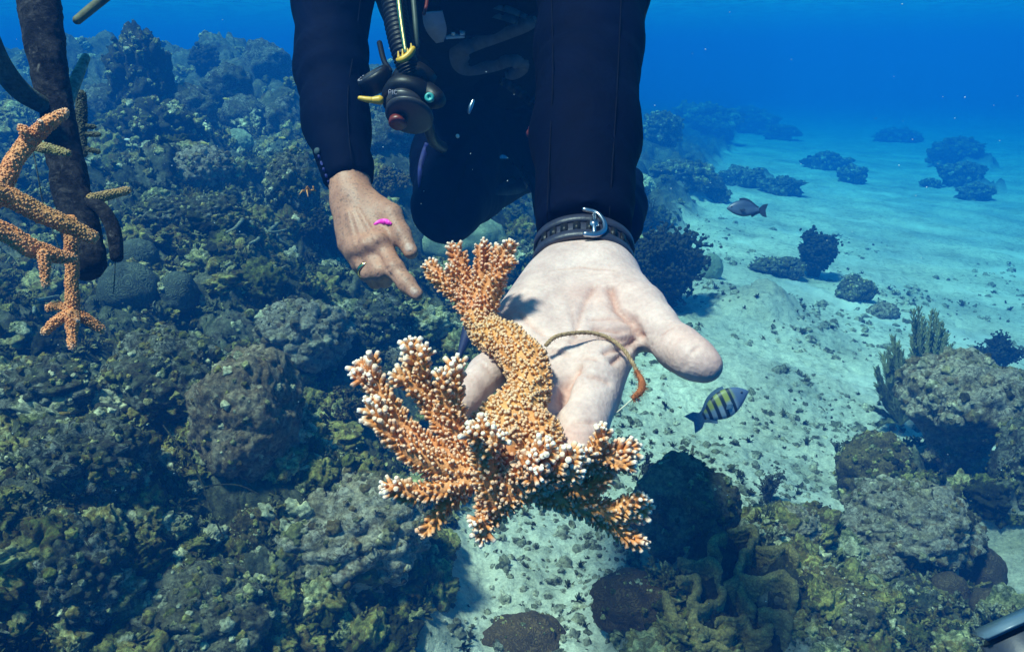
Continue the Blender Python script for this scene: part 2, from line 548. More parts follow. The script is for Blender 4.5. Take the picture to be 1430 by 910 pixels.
def build_bed():
    nu = 760
    r = np.concatenate([np.exp(np.linspace(math.log(.45), math.log(1.0), 120, endpoint=False)),
                        np.exp(np.linspace(math.log(1.0), math.log(5.0), 520, endpoint=False)),
                        np.exp(np.linspace(math.log(5.0), math.log(90.0), 240))])
    ang = np.linspace(math.radians(-50), math.radians(50), nu)
    R, A = np.meshgrid(r, ang, indexing='ij')
    X = (R * np.sin(A)).ravel().astype(np.float32); Y = (R * np.cos(A)).ravel().astype(np.float32)
    z, rough = bed(X, Y)
    Z = z + relief(X, Y, rough)
    # craggy sideways push so that ledges overhang
    p = np.stack([X, Y, Z], 1)
    am = (.045 * rough)[:, None]
    q = p * 5.0
    off = np.stack([perlin(q, 51) + .5 * perlin(q * 2.7, 54), perlin(q, 52) + .5 * perlin(q * 2.7, 55), .4 * perlin(q * 2.7, 53)], 1)
    p = p + off * am
    i = np.arange(len(r) - 1)[:, None] * nu; j = np.arange(nu - 1)[None, :]
    f = np.stack([i + j, i + j + 1, i + nu + j + 1, i + nu + j], -1).reshape(-1, 4)
    m = Nodes('sea_bed')
    k = m.attr('rough')
    # sand: pale coral sand with darker rubble specks and thin algal film
    n1 = m.noise(1.6, 6, .6); n2 = m.noise(26, 6, .7); n3 = m.voro(60); n4 = m.noise(120, 5, .7)
    sand = m.ramp(n1, [(.32, (.56, .51, .40)), (.5, (.72, .67, .54)), (.68, (.82, .77, .64))])
    film = m.ramp(m.noise(4.5, 7, .7, dist=.6), [(.52, (0, 0, 0)), (.70, (.6, .6, .6))])
    sand = m.mix(film, sand, (.22, .22, .13))
    sand = m.mix(1.0, sand, m.ramp(n2, [(.30, (.42, .42, .40)), (.46, (.95, .95, .93)), (.75, (1.25, 1.22, 1.15))]), 'MULTIPLY')
    sand = m.mix(1.0, sand, m.ramp(n4, [(.3, (.72, .72, .72)), (.7, (1.22, 1.22, 1.2))]), 'MULTIPLY')
    strip = m.ramp(m.noise(.55, 5, .62, dist=1.2), [(.56, (0, 0, 0)), (.66, (.8, .8, .8))])  # clean white sand streaks, partly caustic light put into the colour
    sand = m.mix(strip, sand, (.86, .82, .70))
    # reef: turf, coralline crust, dead pale coral, brown algae
    a = m.noise(3.2, 8, .7, dist=.5); b = m.noise(11, 7, .7, dist=.7); c = m.noise(42, 7, .75); d = m.noise(130, 5, .75)
    r1 = m.ramp(a, [(.30, (.016, .018, .010)), (.42, (.045, .050, .026)), (.52, (.10, .10, .055)), (.62, (.055, .038, .022)), (.72, (.17, .16, .10))])
    r2 = m.ramp(b, [(.32, (.020, .026, .014)), (.45, (.08, .085, .045)), (.55, (.18, .17, .11)), (.64, (.065, .048, .03)), (.74, (.30, .28, .21))])
    rf = m.mix(m.ramp(m.noise(6.5, 5, .6), [(.42, (0, 0, 0)), (.56, (1, 1, 1))]), r1, r2)
    rf = m.mix(1.0, rf, m.ramp(c, [(.30, (.35, .36, .34)), (.5, (.95, .95, .92)), (.72, (1.8, 1.75, 1.65))]), 'MULTIPLY')
    rf = m.mix(1.0, rf, m.ramp(d, [(.3, (.6, .6, .6)), (.7, (1.35, 1.35, 1.35))]), 'MULTIPLY')
    m.color(m.mix(k, sand, rf)); m.set(Roughness=.95)
    m.b.inputs['Specular IOR Level'].default_value = .1
    n_ = m.bump(m.mix(k, n2, b), .8, .03)
    n_ = m.bump(m.mix(k, n4, c), .8, .010, n_)
    m.bump(d, .7, .004, n_)
    o = obj('sea_bed', p, f, m.m, attrs={'rough': rough})
    o['kind'] = 'structure'

for _x, _y, _rx, _ry, _u in ((985, 172, 1.0, .7, .22), (1060, 178, 1.0, .6, .16), (1345, 235, .9, 1.1, .14), (1365, 265, .5, .5, .10), (1255, 192, 1.2, .6, .10), (955, 245, .5, .4, .08), (1050, 250, .5, .35, .06)):
    _h = hit(_x, _y); PATCH.append((_h[0], _h[1], _rx, _ry, _u))
build_bed()

# ------------------------------------------------------------------ the water itself
def build_water():
    v, f = box((0, 45, -.03), (190, 150, 6.54))
    m = bpy.data.materials.new('sea_water'); m.use_nodes = True
    t = m.node_tree
    t.nodes.remove(t.nodes['Principled BSDF'])
    pv = t.nodes.new('ShaderNodeVolumePrincipled')
    pv.inputs['Density'].default_value = WATER[0]
    pv.inputs['Color'].default_value = (*WATER[1], 1)
    pv.inputs['Absorption Color'].default_value = (*WATER[2], 1)
    pv.inputs['Anisotropy'].default_value = 0.0
    t.links.new(pv.outputs['Volume'], t.nodes['Material Output'].inputs['Volume'])
    o = obj('haze', v, f, m, smooth=False)
    o['kind'] = 'stuff'

def water_cols(sig_s, sig_t, dens):
    """colour and absorption colour that give these scatter and extinction rates per metre"""
    c = [s / dens for s in sig_s]
    a = [max(0.0, 1 - ((t / dens - ci) / (1 - ci))) ** 2 for t, ci in zip(sig_t, c)]
    return dens, c, a

WATER = water_cols((.0007, .0150, .054), (.172, .071, .075), .24)
build_water()

def water_dapple_sheet():
    """sea surface sheet added overhead; its tint pattern dapples the sunlight"""
    g = np.linspace(-1, 1, 160); X, Y = np.meshgrid(g * 85, 40 + g * 70, indexing='ij')
    Z = 3.4 + .05 * fbm2(X * .6, Y * .6, 3, 140)
    n = 160; i = np.arange(n - 1)[:, None] * n; j = np.arange(n - 1)[None]
    f = np.stack([i + j, i + n + j, i + n + j + 1, i + j + 1], -1).reshape(-1, 4)
    m = Nodes('water_dapple_sheet')
    pos = m.n('ShaderNodeNewGeometry').outputs['Position']
    wp = m.n('ShaderNodeTexNoise'); wp.inputs['Scale'].default_value = 1.1; wp.inputs['Detail'].default_value = 2
    m.link(pos, wp.inputs['Vector'])
    mp = m.n('ShaderNodeVectorMath', operation='MULTIPLY_ADD'); mp.inputs[1].default_value = (1.5, 1.5, 1.5)
    m.link(wp.outputs['Color'], mp.inputs[0]); m.link(pos, mp.inputs[2])
    v = m.n('ShaderNodeTexVoronoi', feature='SMOOTH_F1'); v.inputs['Scale'].default_value = 1.5; v.inputs['Smoothness'].default_value = .35
    m.link(mp.outputs[0], v.inputs['Vector'])
    c = m.ramp(v.outputs['Distance'], [(.12, (.50, .52, .54)), (.42, (.70, .71, .72)), (.62, (.96, .96, .96)), (.80, (1, 1, 1))])  # caustic dapples of the sun put into the transparency colour
    t = m.n('ShaderNodeBsdfTransparent'); m.link(c, t.inputs['Color'])
    m.t.nodes.remove(m.b); m.link(t.outputs[0], m.out.inputs['Surface'])
    o = obj('water_dapple_sheet', np.stack([X, Y, Z], -1).reshape(-1, 3), f, m.m); o['kind'] = 'structure'
water_dapple_sheet()
# ------------------------------------------------------------------ the diver
def ray_field(fd, px, py, off=0.0, t0=.25, t1=2.2):
    """first point of a field's surface on the line of sight through a pixel"""
    o = CAM; d = nrm(P(px, py, 1.0) - CAM)
    t = np.linspace(t0, t1, 3000); p = o + d * t[:, None]
    i = np.round((p - fd.lo) / fd.h).astype(int)
    ok = ((i >= 0) & (i < np.array(fd.v.shape))).all(1)
    i = np.clip(i, 0, np.array(fd.v.shape) - 1)
    v = np.where(ok, fd.v[i[:, 0], i[:, 1], i[:, 2]], 1)
    k = np.argmax(v < 0) if (v < 0).any() else None
    return None if k is None else p[k] - d * off

def dent(v, N, line, width, depth):
    """presses a soft crease along a polyline into a surface"""
    line = np.asarray(line); best = np.full(len(v), 9.0)
    for a, b in zip(line[:-1], line[1:]):
        ba = b - a; t = np.clip(((v - a) @ ba) / (ba @ ba), 0, 1)
        best = np.minimum(best, np.linalg.norm(v - a - t[:, None] * ba, axis=1))
    g = np.exp(-(best / width) ** 2)
    return v - N * (g * depth)[:, None], g

M_suit = Nodes('neoprene')
_w = M_suit.noise(9, 4, .6, dist=.6); _f = M_suit.noise(420, 3, .6)
M_suit.color(M_suit.ramp(_w, [(.3, (.0007, .0017, .0085)), (.7, (.0014, .0036, .0180))]))
M_suit.set(Roughness=.78); M_suit.b.inputs['Specular IOR Level'].default_value = .04
M_suit.bump(_f, .25, .001, M_suit.bump(_w, .35, .02))
M_SUIT = M_suit.m
M_NYLON = plain('black_nylon', (.005, .005, .008), .85, 0, 180, .4, .4, .15)
M_RUBBER = plain('black_rubber', (.006, .006, .008), .45, 0, 90, .3, .15, .3)
M_GREY = plain('grey_plastic', (.028, .026, .030), .42, 0, 70, .3, .1)
M_YELLOW = plain('yellow_plastic', (.62, .34, .02), .45, 0, 80, .2, .1)
M_BRASS = plain('brass', (.75, .50, .18), .22, 1.0, 60, .2, .05)
M_RED = plain('red_plastic', (.13, .018, .012), .4, 0, 80, .2, .1)
M_LILAC = plain('lilac_print', (.34, .30, .36), .6, 0, 90, .12, .1)
M_PRINT = plain('grey_print', (.13, .105, .10), .8, 0, 80, .25, .1)
M_PRINT2 = plain('teal_print', (.03, .06, .07), .8, 0, 80, .25, .1)
M_WHITE = plain('white_print', (.62, .62, .60), .6, 0, 80, .1)
M_BLUE = plain('blue_print', (.008, .014, .13), .7, 0, 80, .2)
M_TEAL = plain('teal_plastic', (.03, .30, .28), .4, 0, 80, .2)
M_STEEL = plain('brushed_steel', (.42, .44, .48), .28, 1.0, 90, .2, .1)
M_BAND = plain('purple_rubber', (.022, .023, .042), .45, 0, 120, .2, .2)
M_PINK = plain('pink_tape', (.85, .03, .42), .5, 0, 90, .15)
M_GOLD = plain('gold', (.85, .60, .25), .2, 1.0, 60, .1)

M_sk = Nodes('skin')
_c = M_sk.n('ShaderNodeAttribute', attribute_name='tint').outputs['Color']
_n = M_sk.noise(55, 5, .6); _p = M_sk.noise(420, 4, .65); _b = M_sk.voro(330)
_c = M_sk.mix(1.0, _c, M_sk.ramp(_n, [(.3, (.78, .72, .74)), (.7, (1.12, 1.10, 1.10))]), 'MULTIPLY')
_c = M_sk.mix(1.0, _c, M_sk.ramp(_p, [(.3, (.90, .86, .85)), (.7, (1.05, 1.05, 1.05))]), 'MULTIPLY')
M_sk.color(_c); M_sk.set(Roughness=.52)
M_sk.b.inputs['Specular IOR Level'].default_value = .35
M_sk.b.inputs['Subsurface Weight'].default_value = .12
M_sk.b.inputs['Subsurface Radius'].default_value = (1.0, .35, .2)
M_sk.b.inputs['Subsurface Scale'].default_value = .004
M_sk.bump(_b, .30, .0008, M_sk.bump(_p, .28, .0010))
M_SKIN = M_sk.m

diver = thing('person', P(690, 130, 1.62), 'diver in black wetsuit and vest leaning over the reef with one palm held out', 'person')

# -- coarse figure: trunk, arms, legs (used for the suit and, slimmer, for the body beneath)
SH_L, SH_R = P(500, -150, 1.15), P(822, -120, .98)
EL_L, WR_L = P(462, 95, 1.10), P(490, 262, 1.00)
EL_R, WR_R = P(823, 60, .80), P(815, 362, .580)
CHEST, PELV = P(672, -55, 1.19), P(690, 120, 1.64)

def figure(fd, g, suit):
    ax = nrm(np.cross(PELV - CHEST, [0, 0, 1.0]))
    for s in (-1, 1):
        fd.cone(CHEST + ax * .065 * s, PELV + ax * .045 * s, .098 + g, .092 + g, .05)
    fd.ball(CHEST + nrm(CHEST - PELV) * .07, .11 + g, .06)
    fd.cone(SH_L, SH_R, .062 + g, .062 + g, .05)
    fd.chain([SH_L, P(464, 0, 1.13), EL_L, P(470, 170, 1.05), WR_L], [.058 + g, .050 + g, .044 + g, .038 + g, .0275 + g], .02)
    fd.chain([SH_R, P(826, -20, .86), EL_R, P(818, 190, .69), P(814, 325, .602)], [.060 + g, .053 + g, .0485 + g, .0415 + g, .0335 + g], .02)
    fd.chain([P(652, 135, 1.64), P(634, 228, 1.50), P(624, 290, 1.385)], [.090 + g, .074 + g, .055 + g], .03)
    fd.chain([P(624, 290, 1.385), P(664, 268, 1.56), P(732, 243, 1.78)], [.055 + g, .052 + g, .036 + g], .02)
    fd.chain([P(732, 243, 1.78), P(775, 225, 1.90)], [.036 + g, .028 + g], .02)
    fd.chain([P(728, 135, 1.64), P(800, 240, 1.50), P(848, 308, 1.37)], [.090 + g, .076 + g, .054 + g], .03)
    fd.chain([P(848, 308, 1.37), P(862, 290, 1.52), P(872, 268, 1.75)], [.054 + g, .050 + g, .036 + g], .02)
    fd.chain([P(872, 268, 1.75), P(880, 250, 1.88)], [.036 + g, .028 + g], .02)
    nk = (SH_L + SH_R) / 2
    fd.cone(nk, nk + np.array([0, -.10, .10]), .058 + g, .056 + g, .04)
    hd = nk + np.array([0, -.15, .20])
    fd.ball(hd, np.array([.078, .098, .115]) + g, .03)
    return hd

allp = np.array([SH_L, SH_R, EL_L, WR_L, EL_R, WR_R, CHEST, PELV, P(624, 290, 1.4), P(880, 250, 1.9), P(775, 225, 1.9), P(848, 310, 1.36)])
LO, HI = allp.min(0) - .16, allp.max(0) + .16
HI[2] += .18
suit = Field(LO, HI, .0075)
HEAD = figure(suit, .0045, True)
dl = nrm(WR_L - P(470, 170, 1.05)); suit.cut(WR_L - dl * .006, dl, WR_L - .07, WR_L + .07)
dr = nrm(WR_R - P(818, 190, .69)); suit.cut(P(814, 333, .597), dr, WR_R - .08, WR_R + .06)
# the face stays open
fc = HEAD + np.array([0, -.075, -.005]); suit.cut(HEAD + np.array([0, -.045, 0]), np.array([0, -1.0, -.05]), fc - .09, fc + .09)
sv, sq = suit.mesh(); sv = relax(sv, sq, 4, .5)
sn = vnormals(sv, sq)
wr = np.zeros(len(sv))
for (c, ax_, am) in ((EL_R, nrm(EL_R - SH_R), .0022), (EL_L, dl, .0026), (P(640, 220, 1.5), nrm(P(624, 290, 1.385) - P(652, 135, 1.64)), .003), (WR_R, dr, .0012), (WR_L, dl, .0014)):
    w = np.exp(-(np.linalg.norm(sv - c, axis=1) / .13) ** 2)
    ph = (sv @ ax_) * 150 + 5 * perlin(sv * 9, 61)
    wr += am * w * np.sin(ph) * (.5 + perlin(sv * 14, 62))
sv = sv + sn * (wr + .0016 * perlin(sv * 22, 63))[:, None]
obj('wetsuit', sv, sq, M_SUIT, diver)

# -- hands
def palm_hand():
    fd = Field(np.min([P(600, 660, .36), P(1010, 330, .40), WR_R - .05], 0) - .02, np.max([P(820, 330, .64), P(1010, 330, .56), P(690, 500, .5)], 0) + .03, .0017)
    nor = nrm(C_U * .83 - C_F * .55)          # the palm faces up and towards the camera
    fl = (nor, .78)
    fd.cone(P(800, 300, .63), P(797, 378, .562), .0235, .0215, .012, fl)
    fd.cone(P(832, 300, .63), P(838, 376, .562), .0235, .0215, .016, fl)
    # metacarpals
    fd.cone(P(838, 388, .560), P(846, 494, .482), .0185, .0165, .016)
    fd.cone(P(820, 388, .560), P(800, 506, .470), .0180, .0160, .016)
    fd.cone(P(800, 390, .562), P(756, 508, .470), .0175, .0150, .016)
    fd.cone(P(784, 392, .563), P(724, 494, .482), .0175, .0128, .016)
    fd.cone(P(776, 398, .555), P(727, 462, .502), .0180, .0165, .018)   # hypothenar
    fd.cone(P(760, 405, .550), P(726, 450, .515), .0150, .0140, .016)
    fd.cone(P(850, 394, .552), P(890, 437, .510), .0200, .0190, .018)   # thenar
    fd.cone(P(862, 420, .528), P(862, 470, .495), .0120, .0105, .018)   # web towards the index
    # thumb
    fd.chain([P(890, 437, .510), P(913, 455, .492), P(950, 488, .466), P(987, 511, .448)], [.0176, .0135, .0124, .0094], .008)
    fd.ball(P(966, 500, .452), np.array([.0116, .0116, .0116]), .008)   # thumb pad
    # fingers
    ix = [P(846, 498, .478), P(828, 552, .445), P(812, 598, .420), P(800, 640, .400)]
    mi = [P(798, 508, .470), P(764, 575, .442), P(740, 625, .422), P(722, 662, .408)]
    ri = [P(758, 512, .468), P(730, 570, .432), P(706, 610, .412), P(686, 640, .395)]
    pk = [P(718, 494, .480), P(680, 521, .460), P(648, 555, .440), P(620, 588, .424)]
    for c, r in ((ix, (.0165, .0152, .0138, .0108)), (mi, (.0155, .0142, .0130, .0105)), (ri, (.0138, .0125, .0114, .0095)), (pk, (.0122, .0110, .0100, .0084))):
        fd.chain(c, r, .0035)
    fd.ball(P(831, 530, .448), .0118, .009); fd.ball(P(835, 505, .462), .011, .010)
    v, q = fd.mesh(); v = relax(v, q, 3, .5); N = vnormals(v, q)
    tint = np.tile(np.array([.61, .445, .40]), (len(v), 1))
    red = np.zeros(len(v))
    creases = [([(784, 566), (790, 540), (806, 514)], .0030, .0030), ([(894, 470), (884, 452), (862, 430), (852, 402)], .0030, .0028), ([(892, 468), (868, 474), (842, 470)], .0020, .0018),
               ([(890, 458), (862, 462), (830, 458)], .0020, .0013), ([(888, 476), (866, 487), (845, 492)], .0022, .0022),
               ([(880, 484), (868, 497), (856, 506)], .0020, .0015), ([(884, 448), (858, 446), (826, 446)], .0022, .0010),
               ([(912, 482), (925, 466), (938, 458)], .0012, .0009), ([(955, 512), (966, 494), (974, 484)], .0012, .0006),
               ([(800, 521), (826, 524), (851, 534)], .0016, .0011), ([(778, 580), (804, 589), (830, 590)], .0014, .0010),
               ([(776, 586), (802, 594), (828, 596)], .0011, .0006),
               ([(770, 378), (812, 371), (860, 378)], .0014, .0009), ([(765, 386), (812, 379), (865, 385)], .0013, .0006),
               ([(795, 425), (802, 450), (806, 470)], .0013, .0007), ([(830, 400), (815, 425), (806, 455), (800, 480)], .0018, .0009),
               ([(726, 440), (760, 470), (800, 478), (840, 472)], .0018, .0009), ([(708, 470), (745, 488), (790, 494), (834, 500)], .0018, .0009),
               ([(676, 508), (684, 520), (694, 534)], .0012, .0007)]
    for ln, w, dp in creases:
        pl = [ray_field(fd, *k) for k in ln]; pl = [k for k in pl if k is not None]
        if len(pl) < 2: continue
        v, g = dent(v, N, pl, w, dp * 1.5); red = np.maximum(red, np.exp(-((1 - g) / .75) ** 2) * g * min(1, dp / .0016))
    # fine lines that run over the ball of the thumb
    th = np.exp(-(np.linalg.norm(v - P(858, 432, .512), axis=1) / .026) ** 2)
    v = v + N * (th * .00035 * np.sin((v @ C_U) * 1900 + 6 * perlin(v * 50, 71)))[:, None] + N * (.0003 * perlin(v * 70, 72) + .0006 * perlin(v * 28, 74))[:, None]
    tip = np.zeros(len(v))
    for c, r in ((P(985, 510, .446), .028), (P(800, 640, .40), .02), (P(622, 584, .424), .02), (P(694, 498, .476), .016), (P(868, 458, .50), .03), (P(822, 430, .515), .022), (P(812, 372, .56), .016)):
        tip = np.maximum(tip, np.exp(-(np.linalg.norm(v - c, axis=1) / r) ** 2) * .8)
    tip = np.clip(tip * (.6 + .8 * perlin(v * 40, 73)) + .12 * perlin(v * 60, 75), 0, 1)
    tint = tint * (1 - tip[:, None]) + np.array([.54, .30, .25]) * tip[:, None]
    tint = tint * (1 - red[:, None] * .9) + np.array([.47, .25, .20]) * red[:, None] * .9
    return fd, v, q, tint

NAILS = []
def pointing_hand():
    fd = Field(np.min([P(455, 430, .9), P(600, 230, .9)], 0) - .02, np.max([P(600, 230, 1.06), P(455, 240, 1.06)], 0) + .02, .0018)
    fl = (nrm(P(520, 310, .97) - P(545, 335, .90)), .80)
    fd.cone(P(482, 225, 1.02), P(492, 272, .995), .0290, .0262, .012, fl)
    fd.cone(P(505, 282, .985), P(530, 343, .948), .0190, .0155, .014)     # index metacarpal
    fd.cone(P(498, 284, .985), P(512, 350, .948), .0190, .0150, .014)
    fd.cone(P(490, 284, .990), P(497, 350, .958), .0185, .0145, .014)
    fd.cone(P(484, 284, .995), P(487, 340, .972), .0175, .0135, .014)
    fd.ball(P(530, 338, .938), .0125, .010); fd.ball(P(511, 345, .936), .0115, .008); fd.ball(P(497, 347, .945), .0105, .008)
    # index stretched out
    fd.chain([P(530, 343, .946), P(551, 376, .920), P(568, 396, .906), P(582, 411, .896)], [.0140, .0112, .0098, .0078], .005)
    fd.ball(P(551, 375, .918), .0112, .005)
    # middle, ring and little finger folded under
    fd.chain([P(512, 349, .948), P(530, 379, .928), P(538, 390, .950), P(528, 384, .980)], [.0138, .0112, .0098, .0088], .003)
    fd.chain([P(498, 350, .956), P(516, 381, .936), P(524, 392, .958), P(514, 382, .985)], [.0130, .0106, .0094, .0085], .003)
    fd.chain([P(488, 342, .970), P(502, 370, .954), P(510, 382, .970), P(504, 374, .990)], [.0120, .0096, .0085, .0078], .003)
    # thumb
    fd.chain([P(515, 285, .985), P(546, 302, .958), P(561, 328, .942), P(574, 352, .930)], [.0180, .0140, .0110, .0088], .007)
    fd.cone(P(530, 300, .968), P(537, 335, .955), .0150, .0120, .014)
    v, q = fd.mesh(); v = relax(v, q, 2, .5); N = vnormals(v, q)
    # tendons and knuckle wrinkles
    for a, b in (((500, 292), (526, 336)), ((492, 294), (509, 342)), ((486, 296), (496, 342))):
        pl = [ray_field(fd, a[0] + (b[0] - a[0]) * s, a[1] + (b[1] - a[1]) * s) for s in np.linspace(0, 1, 6)]
        pl = [k for k in pl if k is not None]
        if len(pl) > 1: v, g = dent(v, N, pl, .0030, -.0014)
    for k in ((548, 370), (553, 377), (535, 378), (565, 394)):
        a = ray_field(fd, k[0] - 7, k[1] + 6); b = ray_field(fd, k[0] + 8, k[1] - 6)
        if a is not None and b is not None: v, g = dent(v, N, [a, b], .0013, .0011)
    pl = [k for k in (ray_field(fd, *k) for k in ((528, 356), (538, 374), (548, 388))) if k is not None]
    if len(pl) > 1: v, g = dent(v, N, pl, .0016, .0014)
    v = v + N * (.0006 * perlin(v * 60, 81) + .0008 * perlin(v * 30, 82))[:, None]
    for x, y, r in ((578, 405, .0052), (571, 345, .0058)):
        h = ray_field(fd, x, y)
        if h is not None: NAILS.append((h, r))
    tint = np.tile(np.array([.41, .205, .135]), (len(v), 1))
    warm = np.zeros(len(v))
    for c, r in ((P(545, 368, .93), .022), (P(582, 411, .905), .018), (P(512, 348, .945), .02), (P(490, 265, .99), .03)):
        warm = np.maximum(warm, np.exp(-(np.linalg.norm(v - c, axis=1) / r) ** 2))
    tint = tint * (1 - .6 * warm[:, None]) + np.array([.46, .21, .13]) * .6 * warm[:, None]
    for h, r in NAILS:
        w = sstep(1.15, .85, np.linalg.norm(v - h, axis=1) / r)[:, None]; tint = tint * (1 - w) + np.array([.50, .31, .24]) * w
        v = v - N * (.0006 * np.exp(-((np.linalg.norm(v - h, axis=1) / r - 1.1) / .18) ** 2))[:, None]
    frk = sstep(.32, .5, perlin(v * 330, 83)) * .55
    tint = tint * (1 - frk[:, None]) + np.array([.13, .08, .06]) * frk[:, None]
    return fd, v, q, tint

ph_f, ph_v, ph_q, ph_t = palm_hand()
lh_f, lh_v, lh_q, lh_t = pointing_hand()
body = Field(LO, HI, .014); figure(body, -.006, False)
body.cut(WR_L - dl * .05, dl, WR_L - .10, WR_L + .10); body.cut(P(814, 300, .62), dr, WR_R - .1, WR_R + .08)
bv, bq = body.mesh(); bv = relax(bv, bq, 2, .5)
# a plain face under the hood: brow, nose, lips
fd_ = HEAD + np.array([0, -.092, 0])
for c, r, am in ((fd_ + [0, 0, .0], .020, .016), (fd_ + [0, 0, -.018], .014, .014), (fd_ + [0, .004, -.055], .022, .007), (fd_ + [-.032, .01, .018], .016, -.008), (fd_ + [.032, .01, .018], .016, -.008)):
    bv = bv + np.array([0, -1.0, 0]) * (am * np.exp(-(np.linalg.norm(bv - c, axis=1) / r) ** 2))[:, None]
bt = np.tile(np.array([.42, .25, .18]), (len(bv), 1))
Vb, Fb = merge([(ph_v, ph_q), (lh_v, lh_q), (bv, bq)])
Fq = Fb[0]
def bridge(V, Q, na, nb, c):
    """joins two closed surfaces by a short sleeve between their faces nearest to c"""
    cen = V[Q].mean(1); own = np.searchsorted(cuts, Q[:, 0], side='right')
    ia = np.where(own == na)[0]; ib = np.where(own == nb)[0]
    a = ia[np.argmin(np.linalg.norm(cen[ia] - c, axis=1))]; b = ib[np.argmin(np.linalg.norm(cen[ib] - cen[a], axis=1))]
    qa, qb = Q[a], Q[b][::-1]
    k = min(range(4), key=lambda r: np.linalg.norm(V[qa] - V[np.roll(qb, r)], axis=1).sum()); qb = np.roll(qb, k)
    side = np.array([[qa[i], qa[(i + 1) % 4], qb[(i + 1) % 4], qb[i]] for i in range(4)])
    return np.vstack([np.delete(Q, [a, b], 0), side])
cuts = np.array([len(ph_v), len(ph_v) + len(lh_v)])
Fq = bridge(Vb, Fq, 2, 0, P(815, 305, .62)); Fq = bridge(Vb, Fq, 2, 1, P(485, 235, 1.015))
obj('body', Vb, Fq, M_SKIN, diver, attrs={'tint': np.concatenate([ph_t, lh_t, bt])})

# -- wrist computer strap round the wrist below the cuff
def ring_strip(c, axis, ra, rb, width, thick, up, a0=0, a1=2 * math.pi, n=72, off=0.0):
    """a band: elliptical strip of a given width and thickness about an axis"""
    ax = nrm(axis); e1 = nrm(np.cross(ax, up)); e2 = np.cross(e1, ax)
    a = np.linspace(a0, a1, n)
    prof = np.array([(-.5, 0), (-.42, 1), (.42, 1), (.5, 0), (.4, -.1), (-.4, -.1)])
    rad = e1[None] * (ra * np.cos(a))[:, None] + e2[None] * (rb * np.sin(a))[:, None]
    out = nrm(rad)
    v = (c + rad)[:, None] + out[:, None] * (prof[:, 1] * thick)[None, :, None] + ax[None, None] * (prof[:, 0] * width + off)[None, :, None]
    k = len(prof); i = np.arange(n - 1)[:, None] * k; j = np.arange(k)[None]; j2 = (j + 1) % k
    q = np.stack([i + j, i + j2, i + k + j2, i + k + j], -1).reshape(-1, 4)
    return v.reshape(-1, 3), [q]

wc = P(815, 357, .583); wup = nrm(C_U * .83 - C_F * .55)
bnd = obj('watch_band', *merge([ring_strip(wc, dr, .0345, .0270, .0075, .0030, wup, off=-.0085), ring_strip(wc, dr, .0345, .0270, .0075, .0030, wup, off=.0085),
          ring_strip(wc, dr, .0335, .0262, .0180, .0016, wup)]), M_BAND, diver)
e1 = nrm(np.cross(dr, wup)); e2 = np.cross(e1, dr)
for k, a in enumerate(np.linspace(math.radians(35), math.radians(140), 8)):
    rad = e1 * .0345 * math.cos(a) + e2 * .0272 * math.sin(a)
    if 1.75 < a < 2.15: continue
    tt = nrm(-e1 * math.sin(a) + e2 * math.cos(a))
    obj('band_slot', *box(wc + rad + nrm(rad) * .0014, (.0052, .0085, .0022), np.stack([tt, dr, nrm(rad)], 1), .0006), M_RUBBER, bnd)
a = math.radians(100); rad = e1 * .0345 * math.cos(a) + e2 * .0272 * math.sin(a); tt = nrm(-e1 * math.sin(a) + e2 * math.cos(a)); n_ = nrm(rad)
c0 = wc + rad + n_ * .0042
bk = np.array([c0 + tt * x + dr * y for x, y in ((-.0085, -.014), (.001, -.0125), (.0062, -.004), (.0062, .006), (.000, .0125), (-.0075, .0135))])
obj('buckle', *merge([tube(spline(bk, 26), .0021, 8, .75), tube([c0 - tt * .001 - dr * .010, c0 - tt * .001 + dr * .010], .0016, 8), box(c0 - tt * .001, (.006, .007, .003), np.stack([tt, dr, n_], 1), .0007)]), M_STEEL, bnd)

# gold ring, pink band held between thumb and finger
rc = P(513, 376, .939); rax = nrm(P(516, 381, .936) - P(498, 350, .956))
obj('ring', *ring_strip(rc, rax, .0116, .0116, .0045, .0014, np.array([0, 0, 1.0]), n=40), M_GOLD, diver)

# -- vest, hoses and gauges
vest = Field(LO, HI, .008)
ax_ = nrm(np.cross(PELV - CHEST, [0, 0, 1.0]))
for s in (-1, 1):
    vest.cone(CHEST + ax_ * .070 * s + nrm(CHEST - PELV) * .05, PELV + ax_ * .05 * s - (PELV - CHEST) * .15, .112, .100, .03)
    vest.cone((SH_L if s < 0 else SH_R) * .62 + CHEST * .38 + np.array([0, -.01, .03]), CHEST + ax_ * .085 * s + np.array([0, -.05, -.06]), .050, .045, .03)
vv, vq = vest.mesh(); vv = relax(vv, vq, 3)
vn = vnormals(vv, vq)
vv = vv + vn * (.004 * perlin(vv * 16, 91) + .005 * np.abs(perlin(vv * 7, 92)))[:, None]
VEST = obj('buoyancy_vest', vv, vq, M_NYLON, diver)

